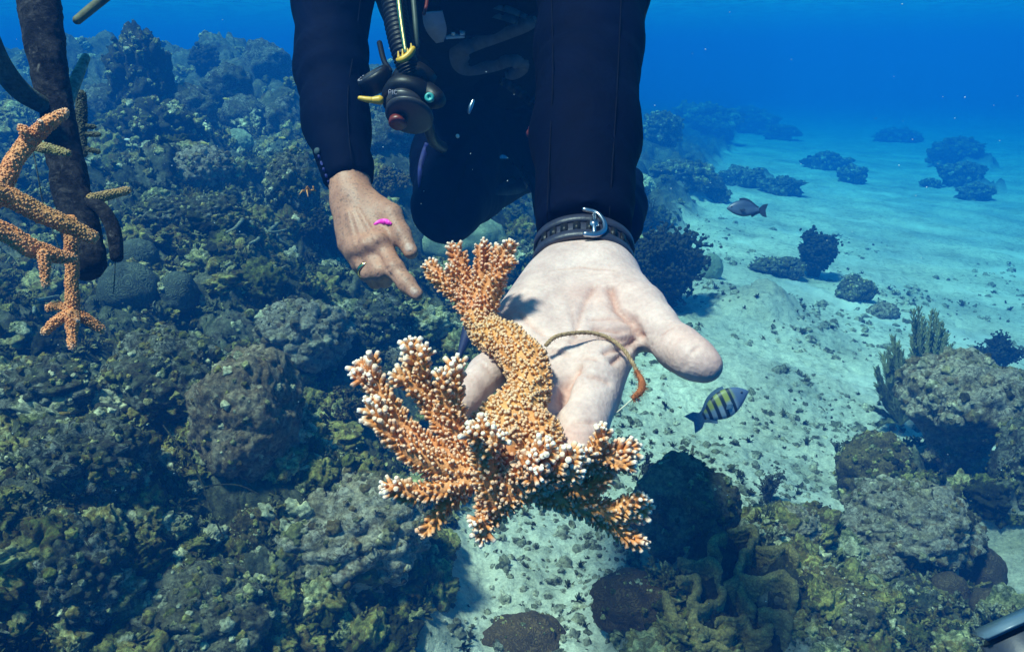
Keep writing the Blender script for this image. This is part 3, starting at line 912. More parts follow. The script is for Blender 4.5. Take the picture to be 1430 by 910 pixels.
def ribbon(fd, pts, width, thick, off=.004, n=26):
    """a flat print or strap laid on a surface along pixels of the photograph"""
    pp = spline([(*p, width if len(p) < 3 else p[2]) if len(p) < 3 else p for p in pts], n)
    out = []
    for x, y, w in pp:
        h = ray_field(fd, x, y, off)
        out.append(h if h is not None else (out[-1] if out else P(x, y, 1.1)))
    c = np.array(out); c[1:-1] = (c[:-2] + c[1:-1] * 2 + c[2:]) / 4
    t = nrm(np.gradient(c, axis=0)); view = nrm(CAM - c); sd = nrm(np.cross(t, view)); up = np.cross(sd, t)
    w = (pp[:, 2] / F * np.linalg.norm(c - CAM, axis=1) / 2)[:, None]
    v = np.stack([c - sd * w, c - sd * w + up * thick, c + sd * w + up * thick, c + sd * w], 1).reshape(-1, 3)
    i = np.arange(n - 1)[:, None] * 4; j = np.arange(4)[None]; j2 = (j + 1) % 4
    q = np.stack([i + j, i + j2, i + 4 + j2, i + 4 + j], -1).reshape(-1, 4)
    q = np.vstack([q, [[0, 3, 2, 1]], [[(n - 1) * 4, (n - 1) * 4 + 1, (n - 1) * 4 + 2, (n - 1) * 4 + 3]]])
    return v, [q]

obj('emblem', *merge([ribbon(vest, [(750, 26, 8), (738, 33, 18), (700, 46, 22), (662, 57, 26), (643, 68, 26), (643, 86, 26), (656, 94, 22), (690, 88, 22), (716, 82, 20), (728, 92, 22), (716, 103, 16), (706, 105, 8)], 22, .003, .014, 60)]), M_PRINT, VEST)
obj('emblem', *merge([ribbon(vest, [(662, 12, 12), (700, 20, 14), (724, 30, 10)], 12, .003, .013), ribbon(vest, [(668, 2, 8), (706, 12, 9), (736, 24, 6)], 8, .003, .013)]), M_PRINT2, VEST)
obj('label_patch', *ribbon(vest, [(604, 16, 26), (606, 30, 28), (611, 44, 24), (614, 58, 10)], 24, .002, .012, 14), M_LILAC, VEST)
obj('label_mark', *merge([ribbon(vest, [(622, 53, 4), (632, 51, 6), (648, 51, 4)], 4, .002, .010, 10), ribbon(vest, [(633, 45, 5), (633, 51, 5)], 5, .002, .010, 4), ribbon(vest, [(642, 46, 6), (648, 46, 6)], 4, .002, .010, 4)]), M_WHITE, VEST)
for pts in ([(560, 10), (585, 60), (600, 120), (602, 190)], [(700, 110), (730, 130), (752, 150)], [(610, 150), (660, 165), (720, 160), (752, 158)]):
    obj('strap', *ribbon(vest, [(x, y, 15) for x, y in pts], 15, .004, .006), M_RUBBER, VEST)

def ptube(pts, d_or, rpx, sides=10, n=24):
    """tube along pixels; each point carries its own distance"""
    c = np.array([P(x, y, d) for x, y, d in pts]); r = np.array([w * d / F for (x, y, d), w in zip(pts, np.broadcast_to(rpx, (len(pts),)))])
    s = spline(np.hstack([c, r[:, None]]), n)
    return tube(s[:, :3], s[:, 3], sides)

_c = spline([np.append(P(*p), w) for p, w in (((545, -40, 1.02), .0155), ((552, 20, 1.0), .0155), ((562, 70, .98), .0142), ((575, 108, .98), .0134))], 150)
inf = obj('inflator_hose', *tube(_c[:, :3], _c[:, 3] * (1 + .07 * np.sin(np.arange(150) * 1.05)), 16), M_RUBBER, diver)
obj('metal_rod', *ptube([(554, -30, .975), (560, 25, .965), (567, 74, .955)], 0, [4.5, 4.5, 3.6], 10), M_BRASS, inf)
cr = [ptube([(556, 84, .955), (563, 83, .953), (571, 77, .953), (577, 68, .955)], 0, [4, 5, 5, 4.2], 8, 10)]
for x0, y0, x1, y1 in ((557, 82, 556, 72), (563, 82, 562, 69), (570, 77, 569, 68), (575, 70, 574, 61)):
    cr.append(ptube([(x0, y0, .953), (x1, y1, .953)], 0, [2.6, .8], 6, 4))
obj('hose_clip', *merge(cr), M_YELLOW, inf)
obj('hose', *ptube([(575, -30, 1.0), (580, 30, .99), (582, 66, .99)], 0, 4.0, 8), plain('olive_rubber', (.05, .07, .05), .5), diver)
obj('hose', *ptube([(912, -60, .92), (905, -5, .93), (897, 25, .95), (893, 62, 1.0)], 0, [5, 5, 4.5, 3.5], 8), M_RUBBER, diver)
obj('hose', *ptube([(597, -20, 1.05), (596, 5, 1.03), (592, 20, 1.02)], 0, 2.6, 8), M_RED, diver)
obj('hose', *ptube([(735, 235, 1.5), (746, 260, 1.45), (752, 300, 1.40), (760, 320, 1.40)], 0, 6, 8), M_RUBBER, diver)
obj('hose', *ptube([(596, 168, 1.02), (604, 195, 1.08), (618, 206, 1.2)], 0, 8, 8), M_RUBBER, diver)

for pts, r in (([(530, 60, 1.05), (536, 84, 1.02), (545, 100, 1.0)], 4),):
    obj('hose', *ptube(pts, 0, r, 8, 30), M_RUBBER, diver)
# second stage on its hose: round body with rim, purge cover, mouthpiece, knob
def disc(c, axis, prof, n=36, up=None):
    """lathe: prof rows are (distance along axis, radius)"""
    B_ = basis(axis, up); a = np.linspace(0, 2 * math.pi, n, endpoint=False)
    v = np.concatenate([c + B_[:, 0] * z + (B_[:, 1][None] * np.cos(a)[:, None] + B_[:, 2][None] * np.sin(a)[:, None]) * r for z, r in prof])
    k = len(prof); i = np.arange(k - 1)[:, None] * n; j = np.arange(n)[None]; j2 = (j + 1) % n
    q = np.stack([i + j, i + j2, i + n + j2, i + n + j], -1).reshape(-1, 4)
    v = np.vstack([v, c + B_[:, 0] * prof[0][0], c + B_[:, 0] * prof[-1][0]]); c0 = len(v) - 2; jj = np.arange(n)
    t = np.vstack([np.stack([np.full(n, c0), (jj + 1) % n, jj], 1), np.stack([np.full(n, c0 + 1), (k - 1) * n + jj, (k - 1) * n + (jj + 1) % n], 1)])
    return v, [t, q]

rax = nrm(-C_F * .6 - C_U * .7 + C_R * -.15)
rg = obj('regulator', *merge([disc(P(570, 138, .985), rax, [(-.026, .012), (-.022, .026), (-.006, .032), (.004, .033), (.010, .031), (.013, .026), (.0135, .004)], 40),
      ptube([(590, 128, .99), (604, 136, .975), (612, 140, .97)], 0, [18, 16, 13], 14, 8), ptube([(560, 110, .99), (578, 104, .985), (598, 112, .99)], 0, [16, 19, 15], 12, 10)]), M_RUBBER, diver)
obj('purge_cover', *disc(P(568, 142, .975) + rax * .008, rax, [(0, .024), (.005, .023), (.009, .018), (.011, .006)], 36), M_GREY, rg)
obj('rim', *disc(P(572, 160, .97), nrm(rax + C_U * -.3), [(-.004, .022), (0, .030), (.003, .030), (.005, .025)], 36), M_GREY, rg)
obj('adjuster_knob', *disc(P(600, 137, .955), nrm(-C_F), [(0, .0060), (.004, .0058), (.005, .0044), (.0046, .0022), (.003, .0018)], 18), M_TEAL, rg)
obj('mouthpiece', *merge([ptube([(502, 137, .97), (512, 139, .97), (520, 140, .97)], 0, [3.2, 4.2, 4.4], 10, 8), ptube([(520, 140, .97), (531, 140, .972)], 0, [4.6, 7.0], 10, 5)]), M_YELLOW, rg)
obj('purge_button', *disc(P(555, 176, .965), nrm(-C_F * .5 - C_U * .8), [(-.010, .0110), (-.004, .0112), (-.002, .0095), (-.0015, .003)], 24), M_RED, rg)
obj('lettering', *merge([ptube([(543, 132, .95), (543, 126, .95), (546, 126, .95), (546, 129, .95), (543, 129, .95)], 0, .55, 4, 10), ptube([(548.5, 132, .95), (548.5, 126, .95)], 0, .55, 4, 3),
      ptube([(554, 127, .95), (551.5, 126.4, .95), (550.6, 129, .95), (551.5, 131.6, .95), (554, 131.4, .95)], 0, .55, 4, 8)]), M_LILAC, rg)
ga = nrm(-C_F * .45 + C_U * .75 - C_R * .45)
gg = obj('gauge', *disc(P(525, 112, 1.0), ga, [(-.014, .016), (-.010, .021), (.006, .0225), (.010, .021), (.0105, .017), (.008, .016)], 32), M_RUBBER, diver)
obj('gauge_glass', *disc(P(525, 112, 1.0) + ga * .0085, ga, [(0, .0160), (.0012, .0150)], 28), plain('gauge_glass', (.05, .06, .08), .08), gg)
mk = []
B_ = basis(ga)
for k in range(7):
    a = 2.0 + k * .26; c = P(525, 112, 1.0) + ga * .0104 + (B_[:, 1] * math.cos(a) + B_[:, 2] * math.sin(a)) * .0193
    mk.append(box(c, (.0008, .0016, .0034), B_))
obj('dial_mark', *merge(mk), M_LILAC, gg)
obj('dump_toggle', *merge([disc(P(742, 186, 1.10), nrm(-C_F + C_R * .2), [(-.004, .007), (.004, .007), (.006, .004)], 18), ptube([(741, 178, 1.09), (744, 186, 1.09), (747, 196, 1.09)], 0, [3.5, 5, 3.5], 8, 8)]), M_RED, diver)
obj('dump_valve', *ptube([(744, 176, 1.10), (747, 180, 1.10)], 0, 4.5, 10, 5), M_LILAC, diver)
obj('clip', *ptube([(661, 140, 1.02), (657, 150, 1.02), (655, 158, 1.02)], 0, [2.2, 3.2, 1.8], 8, 8), M_STEEL, diver)
obj('clip', *disc(P(639, 190, 1.08), nrm(-C_F), [(-.002, .0026), (.001, .0026), (.0018, .0012)], 12), M_WHITE, diver)
# prints on the suit: leg stripe and sleeve lettering
SUIT = [o for o in diver.children if o.name == 'wetsuit'][0]
obj('leg_stripe', *ribbon(suit, [(597, 200, 7), (592, 215, 8), (587, 235, 7), (585, 262, 3)], 7, .0015, .002, 14), M_BLUE, SUIT)
obj('shin_highlight', *ribbon(suit, [(690, 268, 8), (708, 263, 20), (726, 257, 24), (736, 252, 10)], 20, .0015, .002, 16), plain('slate_blue_highlight', (.028, .040, .065), .7, 0, 80, .2, .1, .2), SUIT)  # highlight on the shin, painted as a paler blue ribbon
M_SEAM = plain('seam', (.004, .005, .012), .9, 0, 200, .3, 0, .05)
for pts in ([(505, -10), (496, 60), (486, 130), (488, 200), (497, 250)], [(770, -10), (772, 100), (768, 200), (764, 300), (766, 330)], [(660, 200), (645, 250), (628, 300)], [(868, -10), (862, 120), (856, 220), (850, 320)]):
    obj('seam', *ribbon(suit, [(x, y, 1.6) for x, y in pts], 1.6, .0006, .0012, 40), M_SEAM, SUIT)
gl = []
for k in range(6):
    x = 441 + k * 3.4; y = 207 + k * 9.0
    gl.append(ribbon(suit, [(x, y, 2.0), (x + 1.2, y + 3, 4.0), (x + 2.2, y + 6, 1.6)], 4, .0006, .0012, 5))
obj('sleeve_lettering', *merge(gl), M_BLUE, SUIT)
obj('sleeve_logo', *disc(ray_field(suit, 443, 211, .003), nrm(-C_F - .5 * C_R), [(0, .0045), (.0015, .0040)], 16), M_PRINT2, SUIT)
# dangling blade of a dive tool behind the palm
obj('lanyard', *ptube([(668, 420, .78), (660, 448, .76), (650, 475, .74), (641, 498, .72)], 0, [7, 12, 8, 3], 10, 14), plain('navy_strap', (.015, .02, .07), .5), diver)

pts = [(522, 314), (528, 311), (535, 309.5), (541, 310), (547, 313)]
pk = obj('tape_band', *ribbon(lh_f, [(x, y, w) for (x, y), w in zip(pts, (2.5, 6.5, 8, 7, 3))], 8, .001, .0008, 18), M_PINK)
tag(pk, 'bright magenta tape band held at the thumb of the pointing hand', 'tape band')
# ------------------------------------------------------------------ the coral fragment lying on the palm
def coral_mat(name, deep, mid, olive, tipc):
    m = Nodes(name)
    t = m.attr('tip'); hue = m.attr('hue')
    n = m.noise(35, 4, .6); f = m.noise(300, 4, .7)
    base = m.mix(m.ramp(n, [(.35, (0, 0, 0)), (.65, (1, 1, 1))]), deep, mid)
    base = m.mix(hue, base, olive)
    base = m.mix(1.0, base, m.ramp(f, [(.3, (.7, .68, .66)), (.7, (1.2, 1.2, 1.2))]), 'MULTIPLY')
    m.color(m.mix(t, base, tipc)); m.set(Roughness=.55)
    m.b.inputs['Specular IOR Level'].default_value = .3
    m.b.inputs['Subsurface Weight'].default_value = .10
    m.b.inputs['Subsurface Radius'].default_value = (1, .5, .25)
    m.b.inputs['Subsurface Scale'].default_value = .003
    m.bump(m.voro(700), .4, .0008, m.bump(f, .5, .0010))
    return m.m

M_CORAL = coral_mat('orange_coral', (.56, .150, .036), (.68, .245, .068), (.62, .30, .090), (.90, .80, .68))

def nub_template(sides=7):
    rz = [(0, 1.05), (.45, .90), (.85, .86), (1.0, .66)]
    a = np.linspace(0, 2 * math.pi, sides, endpoint=False)
    v = np.concatenate([np.stack([np.cos(a) * r, np.sin(a) * r, np.full(sides, z)], 1) for z, r in rz] + [np.array([[0, 0, .88]])])
    f = []
    for k in range(len(rz) - 1):
        for j in range(sides):
            p = k * sides + j; q = k * sides + (j + 1) % sides
            f += [(p, q, q + sides), (p, q + sides, p + sides)]
    for j in range(sides): f.append(((len(rz) - 1) * sides + j, (len(rz) - 1) * sides + (j + 1) % sides, len(v) - 1))
    return v, np.array(f), np.clip(v[:, 2] * 1.7 - .7, 0, 1)

NUB_V, NUB_F, NUB_T = nub_template()

def coral_branch(parent, pts, rpx, rng, space=.0034, nub=.0014, length=.0034, lean=(.35, .9), white=(0.0, 1.0), hue=.0, name='branch', mat=None, tipfrac=.35, tmpl=None, ends=(0, 1), grow=.6, shrink=1.0):
    """tapered branch set with tubular corallites that lean towards its growing end; pts are (px, py, distance)"""
    mat = mat or M_CORAL
    tv, tf, tt = tmpl or (NUB_V, NUB_F, NUB_T)
    c = np.array([P(*p) for p in pts]); r = np.array([w * p[2] / F for p, w in zip(pts, np.broadcast_to(rpx, (len(pts),)))])
    n = 10 * len(pts)
    s = spline(np.hstack([c, r[:, None]]), n); path = s[:, :3].copy(); rad = np.maximum(s[:, 3] * shrink, .0015)
    path += np.stack([perlin(path * 60, 101), perlin(path * 60, 102), perlin(path * 60, 103)], 1) * .0012
    rad = rad * (1 + .10 * perlin(path * 90, 104))
    bv, bf = tube(path, rad * .93, 14)
    T, N, B = frames(path)
    L = np.concatenate([[0], np.cumsum(np.linalg.norm(np.diff(path, axis=0), axis=1))])
    pos, dirs, scl, whi = [], [], [], []
    area = np.trapezoid(2 * math.pi * rad, L) if hasattr(np, 'trapezoid') else np.trapz(2 * math.pi * rad, L)
    k = int(area / (space * space) * 1.02)
    cum = np.concatenate([[0], np.cumsum((rad[1:] + rad[:-1]) / 2 * np.diff(L))]); cum /= cum[-1]
    u = (np.arange(k) + rng.uniform(.2, .8, k)) / k
    fl = np.interp(u, cum, np.arange(n)); i = np.clip(fl.astype(int), 0, n - 2); w = fl - i
    ang = np.arange(k) * 2.399963 + rng.normal(0, .25, k)
    pc = path[i] * (1 - w)[:, None] + path[i + 1] * w[:, None]; rc = rad[i] * (1 - w) + rad[i + 1] * w
    NN = N[i]; BB = B[i]; TT = T[i]
    rd = NN * np.cos(ang)[:, None] + BB * np.sin(ang)[:, None]
    e = L[i] / L[-1]
    ln = lean[0] + (lean[1] - lean[0]) * e + rng.normal(0, .14, k)
    D = nrm(rd + TT * ln[:, None] + rng.normal(0, .12, (k, 3)))
    S = rng.uniform(.75, 1.25, k) * (1 + grow * sstep(.6, 1, e))
    wh = white[0] + (white[1] - white[0]) * sstep(1 - tipfrac, 1.0, e)
    pos.append(pc + rd * (rc * .90)[:, None]); dirs.append(D); scl.append(S); whi.append(wh)
    # a rosette and the axial corallite at the growing end
    if 1 in ends:
        m = 6
        aa = rng.uniform(0, 6.28, m) + np.arange(m) * 2.4
        rdm = N[-1][None] * np.cos(aa)[:, None] + B[-1][None] * np.sin(aa)[:, None]
        pos.append(path[-1][None] + rdm * rad[-1] * .55 + T[-1][None] * rad[-1] * .35); dirs.append(nrm(rdm * .7 + T[-1][None] * 1.1)); scl.append(rng.uniform(.80, 1.15, m)); whi.append(np.full(m, white[1]))
        pos.append((path[-1] + T[-1] * rad[-1] * .3)[None]); dirs.append(T[-1][None]); scl.append(np.array([1.4])); whi.append(np.array([white[1]]))
    pos = np.concatenate(pos); dirs = np.concatenate(dirs); scl = np.concatenate(scl); whi = np.concatenate(whi)
    R = align(dirs, rng)
    wdt = nub * scl * rng.uniform(.85, 1.15, len(scl)); ln_ = length * scl * rng.uniform(.8, 1.3, len(scl))
    M = R * np.stack([wdt, wdt, ln_], 1)[:, None, :]
    nv, nf = scatter(tv, tf, M, pos)
    tip_n = (tt[None] * (.16 + .84 * whi[:, None]) * rng.uniform(.75, 1.0, (len(whi), 1))).ravel()
    tip_b = white[0] * .2 + .25 * (white[1] - white[0]) * sstep(.8, 1, np.interp(np.arange(len(bv)), [0, len(bv)], [0, 1]))
    o = obj(name, bv, bf, mat, parent, attrs={'tip': tip_b, 'hue': np.clip(hue + .35 * perlin(bv * 45, 105), 0, 1)})
    c_ = obj('corallites', nv, nf, mat, o, attrs={'tip': tip_n, 'hue': np.clip(hue + .35 * perlin(nv * 45, 105), 0, 1)})
    c_['kind'] = 'stuff'
    return o

rng = np.random.RandomState(11)
frag = thing('staghorn_coral', P(735, 520, .43), 'large orange staghorn coral fragment with white tips lying across the open palm', 'coral')
CB = lambda pts, r, **k: coral_branch(frag, pts, r, rng, **k)
TR = dict(shrink=.95, space=.0022, nub=.00088, length=.0021, lean=(.0, .3), white=(.18, .32), hue=.62, grow=0, ends=())
CB([(668, 440, .478), (682, 463, .470), (708, 480, .452), (732, 504, .435), (741, 532, .424), (734, 562, .414), (716, 592, .402), (704, 625, .392)], [22, 24, 28, 31, 30, 31, 35, 40], name='trunk', **TR)
CB([(722, 555, .418), (700, 575, .408), (672, 596, .398)], [26, 24, 17], name='trunk', **TR)
CB([(735, 585, .405), (752, 610, .394), (762, 632, .386)], [30, 32, 26], name='trunk', **TR)
CB([(704, 612, .396), (700, 650, .388), (694, 686, .384), (684, 716, .384)], [38, 36, 30, 20], name='trunk', **{**TR, 'hue': .25, 'nub': .00095, 'space': .0030, 'length': .0025})
# upper antler
UP = dict(shrink=.80, space=.0028, nub=.00086, length=.0026, hue=.12, white=(.22, .85), tipfrac=.16, grow=.3)
CB([(680, 462, .472), (664, 440, .478), (650, 420, .484), (628, 402, .488), (610, 386, .490), (598, 371, .492)], [19, 20, 17, 13, 11, 8], **UP)
CB([(668, 446, .478), (656, 418, .484), (647, 388, .488), (640, 365, .490), (634, 344, .492)], [17, 17, 13, 11, 8.5], **UP)
CB([(668, 440, .478), (668, 412, .482), (672, 385, .484), (674, 362, .484), (676, 343, .484)], [17, 16, 12, 10, 8], **UP)
CB([(676, 440, .476), (684, 415, .474), (692, 388, .472), (700, 365, .470), (709, 342, .468)], [17, 17, 14, 11, 8.5], **UP)
CB([(688, 402, .474), (690, 380, .476), (692, 350, .478)], [9, 8, 6], **UP)
CB([(690, 396, .468), (702, 376, .466), (712, 362, .465)], [9, 8, 6], **UP)
CB([(642, 395, .486), (630, 378, .484)], [9, 6.5], **UP)
# left cluster
LC = dict(space=.0028, nub=.00088, length=.0029, hue=.22, white=(.30, 1.0), tipfrac=.24, grow=.65, shrink=.72)
CB([(684, 660, .388), (640, 656, .384), (590, 640, .380), (552, 614, .378), (530, 588, .378), (515, 566, .378)], [24, 23, 22, 17, 14, 10], **LC)
CB([(660, 648, .388), (608, 630, .388), (568, 600, .388), (540, 562, .388), (522, 532, .388), (505, 514, .388)], [20, 20, 18, 16, 14, 10], **LC)
CB([(524, 538, .386), (510, 532, .385), (497, 528, .384)], [10, 9, 7], **LC)
CB([(528, 534, .388), (524, 518, .388), (519, 503, .388)], [9, 8, 6.5], **LC)
CB([(656, 640, .390), (630, 606, .392), (606, 570, .394), (590, 535, .394), (582, 508, .394), (575, 482, .394)], [21, 21, 19, 17, 14, 9], **LC)
CB([(598, 556, .392), (576, 540, .390), (556, 527, .388)], [12, 11, 8], **LC)
CB([(588, 524, .390), (592, 508, .386), (594, 494, .384)], [11, 9, 7], **LC)
CB([(648, 634, .388), (640, 600, .388), (634, 568, .388), (634, 535, .388), (637, 508, .388)], [17, 16, 14, 11, 8], **LC)
CB([(636, 590, .386), (622, 560, .384), (618, 540, .382), (617, 525, .382)], [11, 10, 8.5, 6.5], **LC)
CB([(668, 668, .384), (624, 682, .380), (584, 690, .376), (560, 686, .374), (544, 680, .372)], [20, 18, 15, 12, 8], **{**LC, 'hue': .3})
CB([(648, 680, .386), (622, 705, .384), (606, 725, .382), (596, 742, .380)], [15, 12, 9, 6], **{**LC, 'white': (.05, .35), 'nub': .0009})
# front cluster
CB([(696, 706, .380), (684, 675, .374), (677, 640, .368), (674, 612, .364), (673, 592, .362)], [25, 23, 20, 17, 11], **LC)
CB([(676, 618, .362), (664, 612, .358), (658, 604, .356)], [11, 10, 7], **LC)
CB([(682, 630, .362), (692, 620, .358), (698, 612, .356)], [11, 9, 6.5], **LC)
CB([(700, 704, .380), (718, 676, .372), (738, 652, .364), (754, 636, .358), (764, 626, .355)], [26, 26, 25, 20, 13], **LC)
CB([(724, 668, .366), (736, 650, .358), (742, 640, .354)], [15, 13, 9], **LC)
CB([(740, 672, .364), (748, 664, .354), (752, 660, .350)], [15, 12, 9], **LC)
CB([(720, 690, .374), (756, 668, .366), (784, 650, .360), (803, 636, .356)], [24, 23, 20, 12], **LC)
CB([(770, 662, .364), (790, 662, .358), (802, 660, .355)], [14, 12, 9], **LC)
CB([(694, 706, .384), (682, 726, .380), (677, 738, .376), (675, 748, .374)], [20, 16, 13, 9], **{**LC, 'white': (.3, .9)})
CB([(684, 728, .378), (670, 730, .374), (664, 732, .372)], [10, 8, 6], **LC)
# right cluster
CB([(742, 668, .384), (784, 658, .384), (822, 646, .384), (856, 636, .384), (882, 627, .384)], [24, 24, 21, 17, 10], **LC)
CB([(820, 646, .380), (830, 630, .378), (838, 616, .376), (843, 604, .375)], [13, 11, 9, 7], **LC)
CB([(848, 640, .380), (866, 646, .378), (878, 652, .377)], [13, 11, 8], **LC)
CB([(800, 648, .378), (812, 640, .374), (818, 634, .372)], [13, 11, 9], **LC)
CB([(742, 682, .390), (786, 694, .392), (820, 708, .394), (856, 716, .394), (884, 712, .394), (902, 710, .394)], [22, 22, 21, 18, 15, 10], **{**LC, 'hue': .35})
CB([(862, 712, .390), (882, 702, .388), (894, 696, .387)], [13, 11, 8], **LC)
CB([(822, 712, .396), (848, 732, .396), (874, 748, .396), (896, 760, .396)], [16, 15, 13, 8], **{**LC, 'white': (.15, .75)})
CB([(784, 664, .386), (806, 682, .388), (830, 676, .388), (850, 664, .388)], [18, 16, 13, 9], **{**LC, 'white': (.1, .6)})

# loose twine on the palm, frayed at its end
def fuzz(path, n, ln, r, seed):
    g = np.random.RandomState(seed); i = g.randint(0, len(path), n)
    out = []
    for k in i:
        d = nrm(g.normal(size=3)); p = path[k]
        out.append(tube(np.array([p, p + d * ln * g.uniform(.4, 1) * .5, p + d * ln * g.uniform(.5, 1) + np.array([0, 0, -.0004])]), [r, r * .8, r * .4], 3, rnd=False, cap=False))
    return out
tw = [(762, 482, .447), (776, 470, .449), (800, 465, .452), (828, 465, .458), (852, 473, .458), (870, 487, .452), (882, 504, .446), (890, 520, .441)]
tp = spline([P(*p) for p in tw], 70)
T_, N_, B_ = frames(tp); ph = np.linspace(0, 60, 70)
strands = [tube(tp + (N_ * np.cos(ph + k * 2.09)[:, None] + B_ * np.sin(ph + k * 2.09)[:, None]) * .0006, .00075, 5) for k in range(3)]
fr = spline([P(*p) for p in ((889, 518, .441), (896, 532, .438), (895, 545, .437), (884, 556, .436))], 30)
twine = thing('twine', P(800, 465, .452), 'brown frayed length of twine curling over the open palm', 'twine')
obj('cord', *merge(strands + fuzz(tp, 320, .0028, .00013, 3)), plain('jute', (.30, .185, .10), .9, 0, 400, .5), twine)
obj('frayed_end', *merge([tube(fr, np.interp(np.linspace(0, 1, 30), [0, .4, .8, 1], [.0012, .0021, .0021, .0011]), 8)] + fuzz(fr, 420, .0042, .00016, 5)), plain('rusty_fibre', (.30, .085, .03), .9, 0, 400, .5), twine)
obj('thread', *tube(spline([P(*p) for p in ((884, 556, .436), (868, 570, .434), (850, 585, .432), (838, 594, .431), (833, 602, .43), (832, 612, .43))], 30), .00035, 5), plain('pale_thread', (.55, .50, .38), .8), twine)
# ------------------------------------------------------------------ reef life and rocks
PAL_TURF = [(.012, .015, .008), (.040, .048, .022), (.10, .10, .05), (.05, .036, .020), (.20, .19, .12), (.32, .30, .22)]
PAL_BROWN = [(.018, .015, .008), (.052, .042, .020), (.11, .088, .042), (.20, .175, .10), (.09, .072, .04), (.30, .27, .17)]
PAL_PURPLE = [(.07, .045, .025), (.17, .125, .068), (.27, .21, .12), (.20, .15, .07), (.42, .36, .23)]
PAL_PALE = [(.045, .032, .014), (.135, .098, .045), (.32, .25, .145), (.46, .38, .27), (.21, .12, .045), (.56, .47, .35)]
PAL_OCHRE = [(.03, .022, .009), (.09, .065, .022), (.18, .13, .045), (.12, .08, .03), (.26, .21, .10)]
M_BOULDER = reef_mat('brown_boulder', [(.10, .066, .036), (.25, .18, .105), (.37, .29, .19), (.25, .165, .095), (.50, .42, .30)], 13, 1.0, 95)
M_TURF = reef_mat('turf_rock', PAL_TURF, 9, 1.0, 75)
M_BROWN = reef_mat('brown_rock', PAL_BROWN, 11, 1.0, 90)
M_PURPLE = reef_mat('purple_rock', PAL_PURPLE, 12, .9, 90)
M_PALE = reef_mat('pale_rock', PAL_PALE, 12, 1.0, 80)
M_OCHRE = reef_mat('ochre_coral', PAL_OCHRE, 14, .6, 160)
M_DARK = reef_mat('dark_soft_coral', [(.014, .015, .007), (.042, .042, .018), (.08, .075, .035), (.045, .036, .018)], 14, .8, 120)

def brain_mat(name, lo, hi, scale):
    m = Nodes(name)
    w = m.n('ShaderNodeTexNoise'); w.inputs['Scale'].default_value = scale; w.inputs['Detail'].default_value = 1.5; w.inputs['Distortion'].default_value = 1.2
    m.link(m.tc.outputs['Object'], w.inputs['Vector'])
    s = m.math('ABSOLUTE', m.math('SINE', m.math('MULTIPLY', w.outputs['Fac'], 34.0)))
    big = m.noise(9, 4, .6)
    c = m.mix(s, lo, hi)
    m.color(m.mix(1.0, c, m.ramp(big, [(.3, (.6, .6, .6)), (.7, (1.25, 1.25, 1.2))]), 'MULTIPLY'))
    m.set(Roughness=.8); m.b.inputs['Specular IOR Level'].default_value = .2
    m.bump(s, .8, .003); return m.m
M_BRAIN = brain_mat('brain_coral', (.035, .042, .030), (.085, .095, .062), 26)
M_BRAIN_TAN = brain_mat('tan_brain_coral', (.060, .035, .016), (.13, .085, .04), 40)
M_BRAIN_DARK = brain_mat('dark_brown_coral', (.055, .028, .011), (.13, .075, .03), 40)
M_BRAIN_PALE = brain_mat('pale_star_coral', (.20, .24, .145), (.34, .38, .25), 34)

CRUSTED, KEEP_OUT = [], []
def stone(name, label, cat, px, py, w, h, mat, base=None, sub=5, lumps=.10, cell=7.0, crag=.14, seed=0, group=None, squash=1.0, depth=None, d=None, under=0.0, fine=.02, crust=1.0, clear=0.0):
    """a rock or coral head: its outline centre and size in pixels, seated on the sea bed"""
    if d is None:
        b = hit(px, base if base is not None else py + h * .45)
        d = float(np.dot(b - CAM, C_F))
    rx, rz = w / 2 * d / F, h / 2 * d / F
    ry = depth if depth else (rx + rz) / 2 * .95
    c = P(px, py, d + ry * .35)
    v, f = ico(sub); v = v.copy()
    nlow = fbm3(v * 1.3 + seed * 7.7, 3, seed)
    r = 1 + crag * 1.5 * nlow
    cc = cells3(v * cell * .5 + seed * 3.1, seed + 5)
    r = r + lumps * (1 - np.minimum(cc * 1.1, 1) ** 2) * 1.6 - lumps * .6
    if sub >= 5:
        c2 = cells3(v * cell * 1.5 + seed, seed + 9)
        r = r + fine * 2.0 * (1 - np.minimum(c2 * 1.15, 1) ** 2) + fine * fbm3(v * cell * 2.2, 3, seed + 3)
    v = v * r[:, None]
    v[:, 2] = np.where(v[:, 2] < 0, v[:, 2] * 1.05, v[:, 2] * squash)
    if under:   # undercut foot
        k = sstep(.25, -.75, v[:, 2]); v[:, :2] *= (1 - under * k)[:, None]
    a = seed * 1.7; ca, sa = math.cos(a), math.sin(a)
    ell = v * np.array([rx, ry, rz])
    if squash == 1.0 and abs(rx - ry) < .3 * rx: ell = np.stack([ell[:, 0] * 1, ell[:, 1], ell[:, 2]], 1)
    o = obj(name, ell + c, f, mat, origin=c - np.array([0, 0, rz * .8]))
    if sub >= 5 and mat not in (M_BRAIN, M_BRAIN_TAN, M_BRAIN_PALE):
        CRUSTED.append((o, ell + c, vnormals(ell, f), (rx + rz) / 2, crust, mat is M_PALE))
    if clear: KEEP_OUT.append((c[0], c[1] - ry * .6, rx * clear))
    return tag(o, label, cat, group)

S = stone
